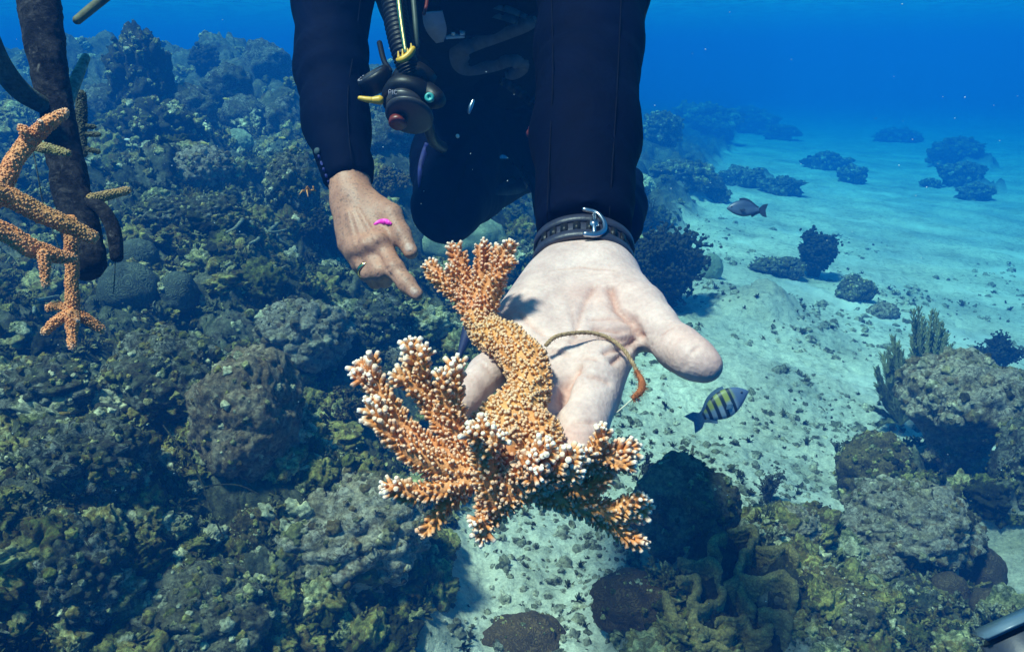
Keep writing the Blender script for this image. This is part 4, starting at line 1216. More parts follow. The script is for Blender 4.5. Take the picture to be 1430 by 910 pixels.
# --- left reef
S('boulder', 'large rounded brown boulder standing on the reef left of the held coral', 'rock', 346, 585, 140, 190, M_BOULDER, 684, 6, .08, 5, .11, 3, fine=.034, crust=.4, clear=.8)
S('boulder', 'low grey green boulder leaning behind the large rounded brown boulder', 'rock', 228, 530, 150, 130, M_TURF, 590, 6, .10, 6, .13, 5)
S('coral_mound', 'pale lumpy coral head topped with knobs behind the large brown boulder', 'coral', 420, 470, 125, 95, M_PALE, 510, 6, .16, 8, .12, 7)
S('brain_coral', 'largest smooth grey green brain coral dome beneath the nursery pipe', 'coral', 180, 404, 84, 76, M_BRAIN, 436, 5, .01, 4, .05, 2, fine=.004)
S('brain_coral', 'smaller grey green brain coral beside the largest smooth dome', 'coral', 250, 410, 52, 62, M_BRAIN, 436, 5, .01, 4, .06, 9, fine=.004)
S('brain_coral', 'half hidden dark brain coral just behind the largest smooth dome', 'coral', 192, 358, 58, 50, M_BRAIN, 385, 5, .01, 4, .06, 4, fine=.004)
S('coral_mound', 'cauliflower shaped coral head with mossy green flank at the bottom left corner', 'coral', 108, 800, 130, 140, M_TURF, 850, 6, .18, 10, .12, 12)
S('coral_mound', 'small ochre yellow coral knob below the large brown boulder', 'coral', 352, 742, 50, 66, M_OCHRE, 772, 5, .14, 8, .14, 13)
S('boulder', 'broad crusty boulder under the tip of the held coral', 'rock', 478, 745, 230, 150, M_PALE, 790, 6, .12, 9, .14, 14)
S('boulder', 'dark rock sunk in the bottom left foreground beside the cauliflower head', 'rock', 275, 860, 190, 130, M_BROWN, 900, 6, .12, 8, .15, 15)
S('coral_mound', 'rounded knobbly coral head with pale cap in the middle of the reef', 'coral', 286, 238, 72, 62, M_PALE, 266, 5, .17, 9, .10, 16)
S('coral_mound', 'dark upright coral head near the forearm of the pointing hand', 'coral', 408, 262, 66, 90, M_TURF, 305, 5, .18, 8, .12, 17)
S('star_coral', 'small pale teal dome coral far back on the reef', 'coral', 332, 198, 42, 36, M_BRAIN_PALE, 213, 5, .02, 4, .05, 18)
S('star_coral', 'smooth pale green coral mound between the pointing hand and the knee', 'coral', 632, 338, 150, 96, M_BRAIN_PALE, 366, 5, .02, 4, .08, 19, clear=1.2)
S('coral_mound', 'low bushy green coral head left of the pale capped head', 'coral', 232, 300, 80, 44, M_TURF, 318, 5, .2, 10, .12, 20)
S('coral_mound', 'wide green coral head below the pale capped head', 'coral', 300, 300, 78, 50, M_TURF, 320, 5, .2, 10, .12, 21)
S('coral_mound', 'rounded dull coral head under the orange fragment on the far left', 'coral', 60, 545, 120, 80, M_TURF, 575, 5, .2, 9, .14, 22)
S('coral_mound', 'crumbling grey coral head left of the low grey green boulder', 'coral', 120, 640, 150, 110, M_TURF, 690, 6, .16, 9, .16, 23)
S('coral_mound', 'pale teal knob on the reef just left of the held coral', 'coral', 560, 500, 60, 46, M_PALE, 522, 5, .16, 9, .12, 24)
S('coral_mound', 'shaded coral head beneath the fingertips of the pointing hand', 'coral', 520, 450, 100, 70, M_TURF, 480, 5, .18, 9, .14, 25)
# far ridge on the left
for k, (x, y, w, h, lb) in enumerate([
    (372, 92, 60, 60, 'hazy coral head on the skyline beside the diver sleeve'), (318, 118, 60, 50, 'hazy coral head on the skyline left of the sleeve'),
    (262, 150, 70, 60, 'blue hazed coral head right of the tall dark column'), (340, 160, 56, 48, 'blue hazed coral head below the skyline left of the sleeve'),
    (395, 165, 44, 50, 'blue hazed coral head touching the edge of the sleeve'), (140, 150, 60, 60, 'blue hazed coral head between nursery pipe and tall dark column'),
    (545, 190, 60, 60, 'blue hazed coral head seen between sleeve and gauges'), (520, 120, 40, 40, 'pale blue coral head in the gap under the armpit')]):
    S('coral_mound', lb, 'coral', x, y, w, h, M_TURF, y + h * .4, 4, .2, 7, .14, 30 + k)
# --- right side
S('boulder', 'big pale topped overhanging rock carrying the sea plume on the right', 'rock', 1346, 574, 158, 156, M_PALE, 668, 6, .10, 7, .14, 41, under=.42, fine=.025, clear=1.3, crust=1.0)
S('boulder', 'olive rock in front of the overhanging rock', 'rock', 1222, 655, 96, 92, M_OCHRE, 690, 5, .12, 8, .14, 42)
S('boulder', 'pale mottled rock below the olive rock on the right', 'rock', 1268, 735, 172, 112, M_PALE, 780, 6, .12, 8, .13, 43)
S('boulder', 'rough rock at the right edge below the overhanging rock', 'rock', 1440, 655, 80, 140, M_TURF, 700, 5, .14, 8, .15, 44)
S('star_coral', 'single round mustard brown dome coral near the lower right corner', 'coral', 1325, 828, 52, 62, M_BRAIN_TAN, 850, 5, .01, 4, .05, 45, fine=.004)
S('star_coral', 'tall two lobed brown coral beside the round mustard dome', 'coral', 1372, 800, 56, 74, M_BRAIN_TAN, 840, 5, .02, 3, .10, 46, fine=.004)
S('star_coral', 'grey brown lobe coral at the foot of the two lobed coral', 'coral', 1382, 850, 54, 60, M_BRAIN_TAN, 875, 5, .02, 3, .08, 47, fine=.004)
S('boulder', 'dark purple rounded rock right of the held coral with a stick on top', 'rock', 955, 712, 145, 132, M_PURPLE, 765, 6, .10, 5, .17, 48, fine=.03, crust=.6, clear=.7)
S('star_coral', 'smooth dark brown mound in the shade under the purple rock', 'coral', 885, 842, 116, 84, M_BRAIN_DARK, 872, 5, .05, 3, .14, 49, fine=.008, crust=.4)
S('star_coral', 'smooth brown mound cut by the bottom edge of the view', 'coral', 732, 900, 112, 76, M_BRAIN_DARK, 905, 5, .05, 3, .14, 50, fine=.008, crust=.4)
S('boulder', 'mottled round rock at the bottom between ridged coral and mustard dome', 'rock', 1185, 862, 92, 78, M_BROWN, 890, 5, .12, 8, .12, 51)
S('boulder', 'pale rubble block right of the ridged brown coral', 'rock', 1215, 795, 90, 56, M_PALE, 815, 5, .12, 8, .18, 52)
S('boulder', 'greenish rubble block beside the round mustard dome', 'rock', 1275, 842, 70, 60, M_TURF, 865, 5, .15, 8, .16, 53)
S('boulder', 'yellow green crusted rubble lump right of the ridged coral', 'rock', 1145, 815, 64, 46, M_OCHRE, 832, 5, .14, 8, .16, 54)
S('boulder', 'small pale lump behind the ridged brown coral', 'rock', 1108, 735, 66, 50, M_PALE, 755, 5, .14, 8, .14, 55)
S('star_coral', 'pale teal ball coral beside the dark bush near the thumb', 'coral', 992, 374, 36, 38, M_BRAIN_PALE, 390, 5, .02, 4, .05, 56)
S('boulder', 'flat rock on the sand right of the lone dark bush', 'rock', 1195, 405, 46, 34, M_TURF, 418, 5, .12, 7, .16, 57)
S('boulder', 'low pale rock on the sand beyond the sea plume', 'rock', 1233, 436, 40, 24, M_PALE, 445, 5, .12, 7, .14, 58)
S('boulder', 'flat crusty rock on the sandy hump left of the lone dark bush', 'rock', 1085, 372, 60, 30, M_TURF, 384, 5, .22, 8, .25, 59, squash=.7)
for k, (x, y, w, h, lb) in enumerate([
    (956, 243, 74, 46, 'wide dark coral patch on the sand right of the diver arm'), (1030, 246, 34, 34, 'dark coral lump behind the grey blue fish'),
    (1052, 248, 26, 34, 'small dark coral lump right of the one behind the fish'), (1092, 260, 48, 30, 'slanted dark coral patch right of the grey blue fish'),
    (1002, 272, 30, 24, 'little coral lump at the nose of the grey blue fish'), (1156, 225, 46, 32, 'dark coral lump on the far sand in line with the lone bush'),
    (1190, 243, 30, 30, 'small coral lump right of the dark far sand lump'), (1045, 168, 60, 44, 'hazy coral outcrop on the far sand edge'),
    (985, 165, 70, 50, 'hazy coral outcrop nearest the diver arm at the far sand edge'), (925, 178, 44, 50, 'hazy coral head touching the diver arm'),
    (1090, 185, 36, 24, 'faint coral lump at the end of the far outcrops'), (1335, 208, 60, 36, 'faint blue coral outcrop at the far right'),
    (1345, 240, 44, 34, 'faint blue coral lump under the far right outcrop'), (1362, 268, 40, 28, 'faint blue coral lump lowest of the far right lumps'),
    (1300, 255, 20, 16, 'tiny faint coral lump left of the far right lumps'), (1255, 190, 50, 22, 'faint low coral outcrop near the blue water edge')]):
    S('coral_patch', lb, 'coral', x, y, w, h, M_TURF, y + h * .42, 5, .34, 9, .34, 60 + k, squash=.6, crust=1.6)

# --- branching growth
def twig_bush(name, label, cat, px, py, w, h, base, n, mat, seed, rad=.006, splits=3, spread=.7, group=None, fuzz=True, sides=5):
    """upright bushy coral: each main stem is a part with its side twigs"""
    g = np.random.RandomState(seed)
    b = hit(px, base); d = float(np.dot(b - CAM, C_F)); b = P(px, base, d)
    H = h * d / F; W = w * d / F
    t = thing(name, b, label, cat, group)
    for k in range(n):
        u = (k + .5) / n * 2 - 1
        top = b + np.array([u * W * .5 * g.uniform(.7, 1), g.uniform(-.35, .35) * W, H * (1 - .35 * abs(u)) * g.uniform(.65, 1)])
        c = spline([b + np.array([u * W * .12, 0, -.02]), b * .55 + top * .45 + g.normal(0, .03 * H, 3), top], 10)
        parts = [tube(c, np.linspace(rad * 1.2, rad * .6, 10), sides)]
        for q in range(splits):
            i = g.randint(3, 9); dr_ = nrm(np.array([g.normal(0, spread), g.normal(0, spread), 1.0]) + nrm(c[i] - c[i - 1]))
            L = H * g.uniform(.14, .34); e = c[i] + dr_ * L
            cc = spline([c[i], c[i] + dr_ * L * .5 + g.normal(0, .06 * L, 3), e], 6)
            parts.append(tube(cc, np.linspace(rad * .9, rad * .55, 6), sides))
            for q2 in range(4):
                j = g.randint(2, 6); dd = nrm(dr_ + g.normal(0, .6, 3)); l2 = L * g.uniform(.3, .6)
                parts.append(tube(np.array([cc[j], cc[j] + dd * l2 * .5, cc[j] + dd * l2]), [rad * .7, rad * .6, rad * .45], 4))
        if fuzz:
            iv, if_ = ico(1); ends = [c[-1]] + [p_[0][-1] for p_ in parts[1:]]
            ends = np.array(ends); K = len(ends) * 3; ee = np.repeat(ends, 3, 0) + g.normal(0, rad * 1.1, (K, 3))
            M_ = align(g.normal(size=(K, 3)), g) * (rad * g.uniform(.5, 1.3, (K, 3)))[:, None, :]
            parts.append(scatter(iv, if_, M_, ee))
        obj('branch', *merge(parts), mat, t)
    return t

twig_bush('soft_coral_bush', 'large dark bushy soft coral on the sand right of the watch strap', 'soft coral', 925, 365, 100, 110, 432, 34, M_DARK, 1, .013, 10, 1.1)
twig_bush('soft_coral_bush', 'lone dark bush standing on the open sand below the grey blue fish', 'soft coral', 1136, 352, 46, 58, 386, 20, M_DARK, 2, .014, 9, 1.0)
twig_bush('soft_coral_bush', 'dark bush on top of the overhanging rock', 'soft coral', 1392, 490, 50, 44, 516, 14, M_DARK, 3, .007, 8, .9)
twig_bush('soft_coral_bush', 'small dark sprig left of the bush on the overhanging rock', 'soft coral', 1360, 498, 26, 34, 516, 5, M_DARK, 4, .005, 4, .6)
twig_bush('sea_rod', 'sparse thin sea rods at the right of the diver knee', 'soft coral', 902, 285, 26, 60, 320, 6, M_DARK, 5, .005, 2, .4)
twig_bush('algae_sprig', 'dark forked sprig on the sand behind the ridged brown coral', 'algae', 1139, 722, 26, 46, 742, 5, M_DARK, 6, .0035, 3, .5)
twig_bush('algae_sprig', 'dark leafy sprig left of the stick on the purple rock', 'algae', 905, 655, 20, 30, 672, 5, M_DARK, 7, .004, 4, .5)
twig_bush('algae_sprig', 'brownish sprig on the purple rock right of the leafy sprig', 'algae', 942, 652, 22, 22, 664, 5, M_BROWN, 8, .0035, 3, .6)
twig_bush('algae_sprig', 'feathery brown sprig on the sand right of the purple rock', 'algae', 1072, 672, 34, 56, 702, 8, M_BROWN, 9, .003, 5, .7)
twig_bush('algae_bush', 'bushy brown algae in front of the pale topped overhanging rock', 'algae', 1180, 638, 44, 46, 662, 9, M_BROWN, 10, .0035, 6, .8)
twig_bush('algae_sprig', 'bluish upright sprig on the olive rock', 'algae', 1234, 640, 18, 44, 664, 5, M_DARK, 12, .003, 2, .3)
twig_bush('branching_coral', 'dim brown branching coral on the reef left of the held coral', 'coral', 488, 580, 70, 70, 612, 6, M_OCHRE, 13, .005, 4, 1.0)
twig_bush('branching_coral', 'dark brown tangle of coral twigs beside the diver wrist', 'coral', 452, 330, 70, 46, 350, 9, M_DARK, 14, .008, 5, 1.0)
twig_bush('branching_coral', 'bushy ochre coral below the forearm of the pointing hand', 'coral', 540, 262, 70, 40, 280, 9, M_OCHRE, 15, .009, 5, 1.0)
S('coral_column', 'tall dark hazy coral column on the far left reef skyline', 'coral', 200, 118, 62, 120, M_DARK, 176, 5, .30, 9, .22, 90)
S('coral_column', 'dark hazy mass at the foot of the tall dark column', 'coral', 214, 182, 110, 70, M_DARK, 206, 5, .26, 9, .2, 91)
twig_bush('sea_rod', 'small hazy soft coral on the far skyline right of the tall column', 'soft coral', 288, 92, 18, 36, 108, 10, M_DARK, 41, .024, 8, .55)

# pale staghorn on the reef and yellow finger corals
M_STAG = reef_mat('pale_staghorn', [(.16, .16, .10), (.30, .30, .21), (.40, .39, .30)], 20, .5, 200)
M_FINGER = reef_mat('yellow_finger_coral', [(.22, .14, .03), (.34, .22, .05), (.40, .28, .09)], 20, .5, 200)
def sprawl(name, label, pxs, rpx, mat, seed, lift=0.012):
    g = np.random.RandomState(seed); t = None
    for line in pxs:
        pts = []
        for (x, y) in line:
            p = hit(x, y); pts.append(p - nrm(p - CAM) * lift + np.array([0, 0, lift]))
        pts = np.array(pts)
        if t is None: t = thing(name, pts[0], label, 'coral')
        dd = np.linalg.norm(pts[0] - CAM); r = rpx * dd / F
        obj('branch', *tube(spline(pts, 5 * len(pts)), np.linspace(r, r * .6, 5 * len(pts)), 7), mat, t)
    return t
sprawl('thin_staghorn', 'pale thin staghorn coral sprawling over the reef right of the brain corals', [[(322, 312), (350, 322), (378, 334), (405, 330)], [(350, 322), (362, 308), (378, 300)], [(366, 330), (362, 345), (350, 352)], [(340, 318), (330, 330), (318, 336)], [(385, 333), (392, 345), (402, 352)], [(378, 332), (390, 320), (398, 314)]], 2.6, M_STAG, 1, .03)
sprawl('thin_staghorn', 'pale thin staghorn coral spread beneath the hanging nursery fragments', [[(28, 420), (52, 432), (84, 425)], [(52, 432), (50, 450)], [(66, 428), (80, 440)], [(150, 405), (168, 398)], [(158, 402), (160, 412)]], 3, M_STAG, 2, .03)
sprawl('finger_coral', 'yellow finger coral lowest on the dark left reef slope', [[(62, 592), (90, 590), (118, 584)], [(98, 588), (108, 576)]], 4.2, M_FINGER, 3, .02)
sprawl('finger_coral', 'small forked yellow coral below the longer yellow finger coral', [[(48, 620), (66, 630), (80, 632)], [(64, 628), (76, 614)]], 3.2, M_FINGER, 4, .02)
sprawl('finger_coral', 'short yellow coral stub under the forked yellow coral', [[(68, 654), (90, 656)]], 3.2, M_FINGER, 5, .02)
sprawl('branching_coral', 'long bare coral branches arching over the left reef slope', [[(100, 640), (125, 600), (160, 560), (185, 545)], [(128, 650), (150, 600), (168, 560)], [(140, 585), (165, 590), (150, 630)]], 6, M_TURF, 6, .03)
sprawl('orange_sponge', 'low orange sponge crust near the slate in the lower right corner', [[(1285, 880), (1312, 886), (1345, 882)], [(1300, 884), (1310, 876)]], 7, M_FINGER, 7, .01)

# --- sea plume
def sea_plume():
    b = hit(1268, 588); d = float(np.dot(b - CAM, C_F)); d = d - .20; b = P(1258, 592, d)
    g = np.random.RandomState(21)
    t = thing('sea_plume', b, 'tall olive feathery sea plume growing beside the overhanging rock', 'soft coral')
    mat = reef_mat('plume', [(.18, .185, .075), (.28, .28, .13), (.36, .35, .18)], 30, .4, 200)
    tips = [(1226, 540), (1224, 515), (1232, 495), (1240, 485), (1247, 470), (1254, 478), (1262, 505), (1240, 520), (1252, 530),
            (1276, 432), (1283, 428), (1281, 450), (1292, 448), (1302, 432), (1308, 436), (1300, 460), (1312, 460), (1318, 452), (1322, 468), (1310, 480), (1290, 480), (1274, 470), (1284, 500)]
    for k, (x, y) in enumerate(tips + [(x_ + 5, y_ + 14) for x_, y_ in tips] + [(x_ - 6, y_ + 30) for x_, y_ in tips[::2]] + [(x_ + 3, y_ + 52) for x_, y_ in tips[::3]]):
        e = P(x, y, d + g.uniform(-.08, .08)); side = -1 if x < 1266 else 1
        m1 = P(1266 + (x - 1266) * .55 + side * 4, 585 + (y - 585) * .42, d + g.uniform(-.05, .05))
        c = spline([b, m1, e], 22)
        parts = [tube(c, np.linspace(.0062, .0040, 22), 5)]
        tt, N_, B_ = frames(c)
        for q in range(210):
            i = g.randint(4, 21); a = g.uniform(0, 6.28)
            dr_ = nrm(N_[i] * math.cos(a) + B_[i] * math.sin(a) + tt[i] * 2.0); L = g.uniform(.016, .034)
            parts.append(tube(np.array([c[i], c[i] + dr_ * L * .5, c[i] + dr_ * L + tt[i] * .004]), [.0030, .0028, .0018], 3, rnd=False, cap=False))
        obj('branch', *merge(parts), mat, t)
sea_plume()

# --- ridged brown lettuce coral
def ridged_coral():
    m = reef_mat('ridged_coral', [(.07, .05, .018), (.18, .135, .045), (.30, .235, .085), (.20, .15, .055)], 30, .4, 220)
    paths = [[(1020, 740), (1048, 736), (1056, 752), (1040, 772), (1030, 800)], [(1050, 760), (1076, 768), (1098, 764), (1110, 776)], [(1030, 800), (1060, 806), (1090, 800), (1112, 818), (1108, 840)],
             [(944, 808), (968, 806), (975, 822), (960, 838)], [(958, 838), (985, 842), (1010, 828), (1024, 806)], [(968, 842), (972, 868), (990, 882), (1020, 880)], [(1000, 868), (1035, 862), (1050, 880), (1080, 872)],
             [(1034, 800), (1040, 830), (1056, 846)], [(950, 780), (972, 786), (990, 782), (1000, 796)], [(1064, 848), (1092, 856), (1104, 872)], [(965, 880), (985, 900), (1020, 905)], [(1010, 745), (996, 760), (1006, 778)], [(930, 830), (938, 856), (958, 872)]]
    b0 = hit(1030, 850); d0 = float(np.dot(b0 - CAM, C_F))
    KEEP_OUT.append((b0[0] + .02, b0[1] + .06, .15))
    t = thing('ridged_coral', b0, 'brown ridged coral of thick winding plates right of the purple rock', 'coral')
    S_ = np.random.RandomState(8)
    low = np.array([0, 0, 1.0])
    for q, ln in enumerate(paths):
        c = spline([hit(x, y, .068) for (x, y) in ln], 7 * len(ln)); n = len(c)
        c = c + np.stack([perlin(c * 30, 112), perlin(c * 30, 113), perlin(c * 24, 114)], 1) * .012
        fd = Field(c.min(0) - [.03, .03, .11], c.max(0) + .03, .0026)
        w = .0048 * (1 + .55 * perlin(c * 45, 111)) * np.sin(np.linspace(.5, math.pi - .5, n)) ** .4
        for i in range(n - 1):
            for dz, k in ((0, 1.0), (-.010, .8), (-.022, .72), (-.036, .8), (-.052, .95), (-.068, 1.2)):
                fd.cone(c[i] + low * dz, c[i + 1] + low * dz, w[i] * k, w[i + 1] * k, .010)
        v, f = fd.mesh(); N = vnormals(v, f)
        v = v + N * (.0022 * perlin(v * 90, 115) + .0018 * perlin(v * 200, 116) + .0009 * perlin(v * 420, 117))[:, None]
        obj('ridge', v, f, m, t)
    # base under the plates, coloured dark to give the shade in their hollows
    bx = np.linspace(-.20, .24, 90); by = np.linspace(-.17, .26, 90)
    X, Y = np.meshgrid(b0[0] + bx, b0[1] + by, indexing='ij'); rr = np.sqrt(((X - b0[0] - .02) / .21) ** 2 + ((Y - b0[1] - .045) / .20) ** 2) + .22 * fbm2(X * 9, Y * 9, 3, 120)
    Z = ground_z(X.ravel(), Y.ravel()).reshape(X.shape) + .016 - .05 * sstep(.75, 1.1, rr) + .012 * fbm2(X * 40, Y * 40, 3, 121)
    i = np.arange(89)[:, None] * 90; j = np.arange(89)[None]
    f = np.stack([i + j, i + 90 + j, i + 90 + j + 1, i + j + 1], -1).reshape(-1, 4)
    keep = (rr.ravel()[f] < 1.1).all(1)
    obj('base', np.stack([X, Y, Z], -1).reshape(-1, 3), f[keep], M_DARK, t)
ridged_coral()
st = thing('coral_stick', P(966, 650, 1.75), 'short brown stick standing on top of the purple rounded rock', 'coral stick')
_b = hit(962, 668); _d = float(np.dot(_b - CAM, C_F))
obj('stalk', *tube(spline([P(962, 668, _d), P(964, 645, _d), P(968, 622, _d)], 10), np.linspace(.0075, .0048, 10), 9), M_BROWN, st)
obj('stub', *tube(spline([P(964, 640, _d), P(970, 632, _d)], 4), [.004, .003, .003, .002], 7), M_BROWN, st)

# --- thin dark line trailing over the reef
def trail(pxs, r):
    pts = []
    for x, y in pxs:
        p = hit(x, y); pts.append(p - nrm(p - CAM) * .16)
    return tube(spline(pts, 12 * len(pts)), r, 6)
ln = thing('trailing_line', hit(150, 455), 'thin dark line trailing down across the reef past the big boulder', 'line')
obj('cord', *trail([(150, 455), (172, 505), (205, 560), (240, 610), (268, 645), (284, 680), (296, 715), (312, 750)], .0018), M_DARK, ln)
obj('cord', *trail([(284, 680), (310, 676), (336, 678), (362, 690)], .0015), M_DARK, ln)

# --- ground litter: rubble, coral twigs and algae that nobody could count
def instancer(name, protos, pick, pos, rot, scl, tone, mat):
    """one object: its points carry copies of the prototype meshes (pick says which)"""
    me = bpy.data.meshes.new(name); k = len(pos)
    me.vertices.add(k); me.vertices.foreach_set('co', np.asarray(pos, np.float32).ravel())
    for nm, val in (('rot', rot), ('scl', scl)):
        at = me.attributes.new(nm, 'FLOAT_VECTOR', 'POINT'); at.data.foreach_set('vector', np.asarray(val, np.float32).ravel())
    for nm, val in (('tone', tone), ('pick', pick)):
        at = me.attributes.new(nm, 'FLOAT', 'POINT'); at.data.foreach_set('value', np.asarray(val, np.float32))
    o = bpy.data.objects.new(name, me); COL.objects.link(o); o['kind'] = 'stuff'
    ng = bpy.data.node_groups.new(name, 'GeometryNodeTree')
    ng.interface.new_socket('Geometry', in_out='INPUT', socket_type='NodeSocketGeometry'); ng.interface.new_socket('Geometry', in_out='OUTPUT', socket_type='NodeSocketGeometry')
    N = ng.nodes; gi = N.new('NodeGroupInput'); go = N.new('NodeGroupOutput'); jn = N.new('GeometryNodeJoinGeometry')
    def attr(nm, typ):
        x = N.new('GeometryNodeInputNamedAttribute'); x.data_type = typ; x.inputs['Name'].default_value = nm; return x.outputs['Attribute']
    ar, asc, ap = attr('rot', 'FLOAT_VECTOR'), attr('scl', 'FLOAT_VECTOR'), attr('pick', 'FLOAT')
    e2r = N.new('FunctionNodeEulerToRotation'); ng.links.new(ar, e2r.inputs[0])
    for q, (v, f) in enumerate(protos):
        pm = mesh_data(name + '_piece', v, f, mat); po = bpy.data.objects.new(name + '_piece', pm)
        oi = N.new('GeometryNodeObjectInfo'); oi.inputs['Object'].default_value = po; oi.inputs['As Instance'].default_value = True
        cmp_ = N.new('FunctionNodeCompare'); cmp_.data_type = 'FLOAT'; cmp_.operation = 'EQUAL'; cmp_.inputs['B'].default_value = q; cmp_.inputs['Epsilon'].default_value = .1
        ng.links.new(ap, cmp_.inputs['A'])
        ip = N.new('GeometryNodeInstanceOnPoints')
        ng.links.new(gi.outputs[0], ip.inputs['Points']); ng.links.new(cmp_.outputs['Result'], ip.inputs['Selection'])
        ng.links.new(oi.outputs['Geometry'], ip.inputs['Instance']); ng.links.new(e2r.outputs[0], ip.inputs['Rotation']); ng.links.new(asc, ip.inputs['Scale'])
        ng.links.new(ip.outputs['Instances'], jn.inputs[0])
    ng.links.new(jn.outputs[0], go.inputs[0])
    md = o.modifiers.new('copies', 'NODES'); md.node_group = ng
    return o

def tone_mat(name, cols, fine=90, con=1.0, scale=22):
    m = Nodes(name)
    t = m.n('ShaderNodeAttribute', attribute_name='tone', attribute_type='INSTANCER').outputs['Fac']
    gm = m.n('ShaderNodeNewGeometry').outputs['Position']
    n = m.noise(scale, 6, .7, gm); f = m.noise(fine, 6, .75, gm); p = m.noise(scale * .6, 7, .72, gm, .6)
    k = len(cols)
    tt = m.math('ADD', t, m.math('ADD', m.math('MULTIPLY', m.math('SUBTRACT', p, .5), 1.5), m.math('MULTIPLY', m.math('SUBTRACT', m.noise(1.7, 3, .6, gm), .5), 1.6)), True)
    c = m.ramp(tt, [(i / (k - 1), cols[i]) for i in range(k)])
    c = m.mix(1.0, c, m.ramp(n, [(.32, (.30, .31, .29)), (.5, (.95, .95, .95)), (.68, (1.9, 1.85, 1.7))]), 'MULTIPLY')
    c = m.mix(1.0, c, m.ramp(f, [(.32, (.40, .40, .38)), (.5, (1, 1, 1)), (.68, (1.7, 1.7, 1.65))]), 'MULTIPLY')
    m.color(c); m.set(Roughness=.93); m.b.inputs['Specular IOR Level'].default_value = .12
    m.bump(f, .9, .008, m.bump(n, .6, .02)); return m.m

def euler_rows(R):
    """XYZ euler angles of (k,3,3) rotations"""
    return np.stack([np.arctan2(R[:, 2, 1], R[:, 2, 2]), np.arcsin(np.clip(-R[:, 2, 0], -1, 1)), np.arctan2(R[:, 1, 0], R[:, 0, 0])], 1)

def crumb(sub, seed, amp=1.0):
    """a crumbly knobbly lump of reef limestone"""
    v, f = ico(sub); v = v.copy()
    c1 = cells3(v * 1.5 + seed * 5.3, 200 + seed); c2 = cells3(v * 3.6 + seed * 2.1, 220 + seed)
    r = 1 + .62 * (1 - np.minimum(c1, 1) ** 2) - .34 + .45 * fbm3(v * 1.4 + seed, 3, 210 + seed)
    if sub >= 4:
        c3 = cells3(v * 8.5 + seed, 240 + seed)
        r = r + .26 * (1 - np.minimum(c2 * 1.15, 1) ** 2) + .10 * (1 - np.minimum(c3 * 1.2, 1) ** 2) + .10 * fbm3(v * 6, 3, 230 + seed) - .12
    return v * r[:, None], f

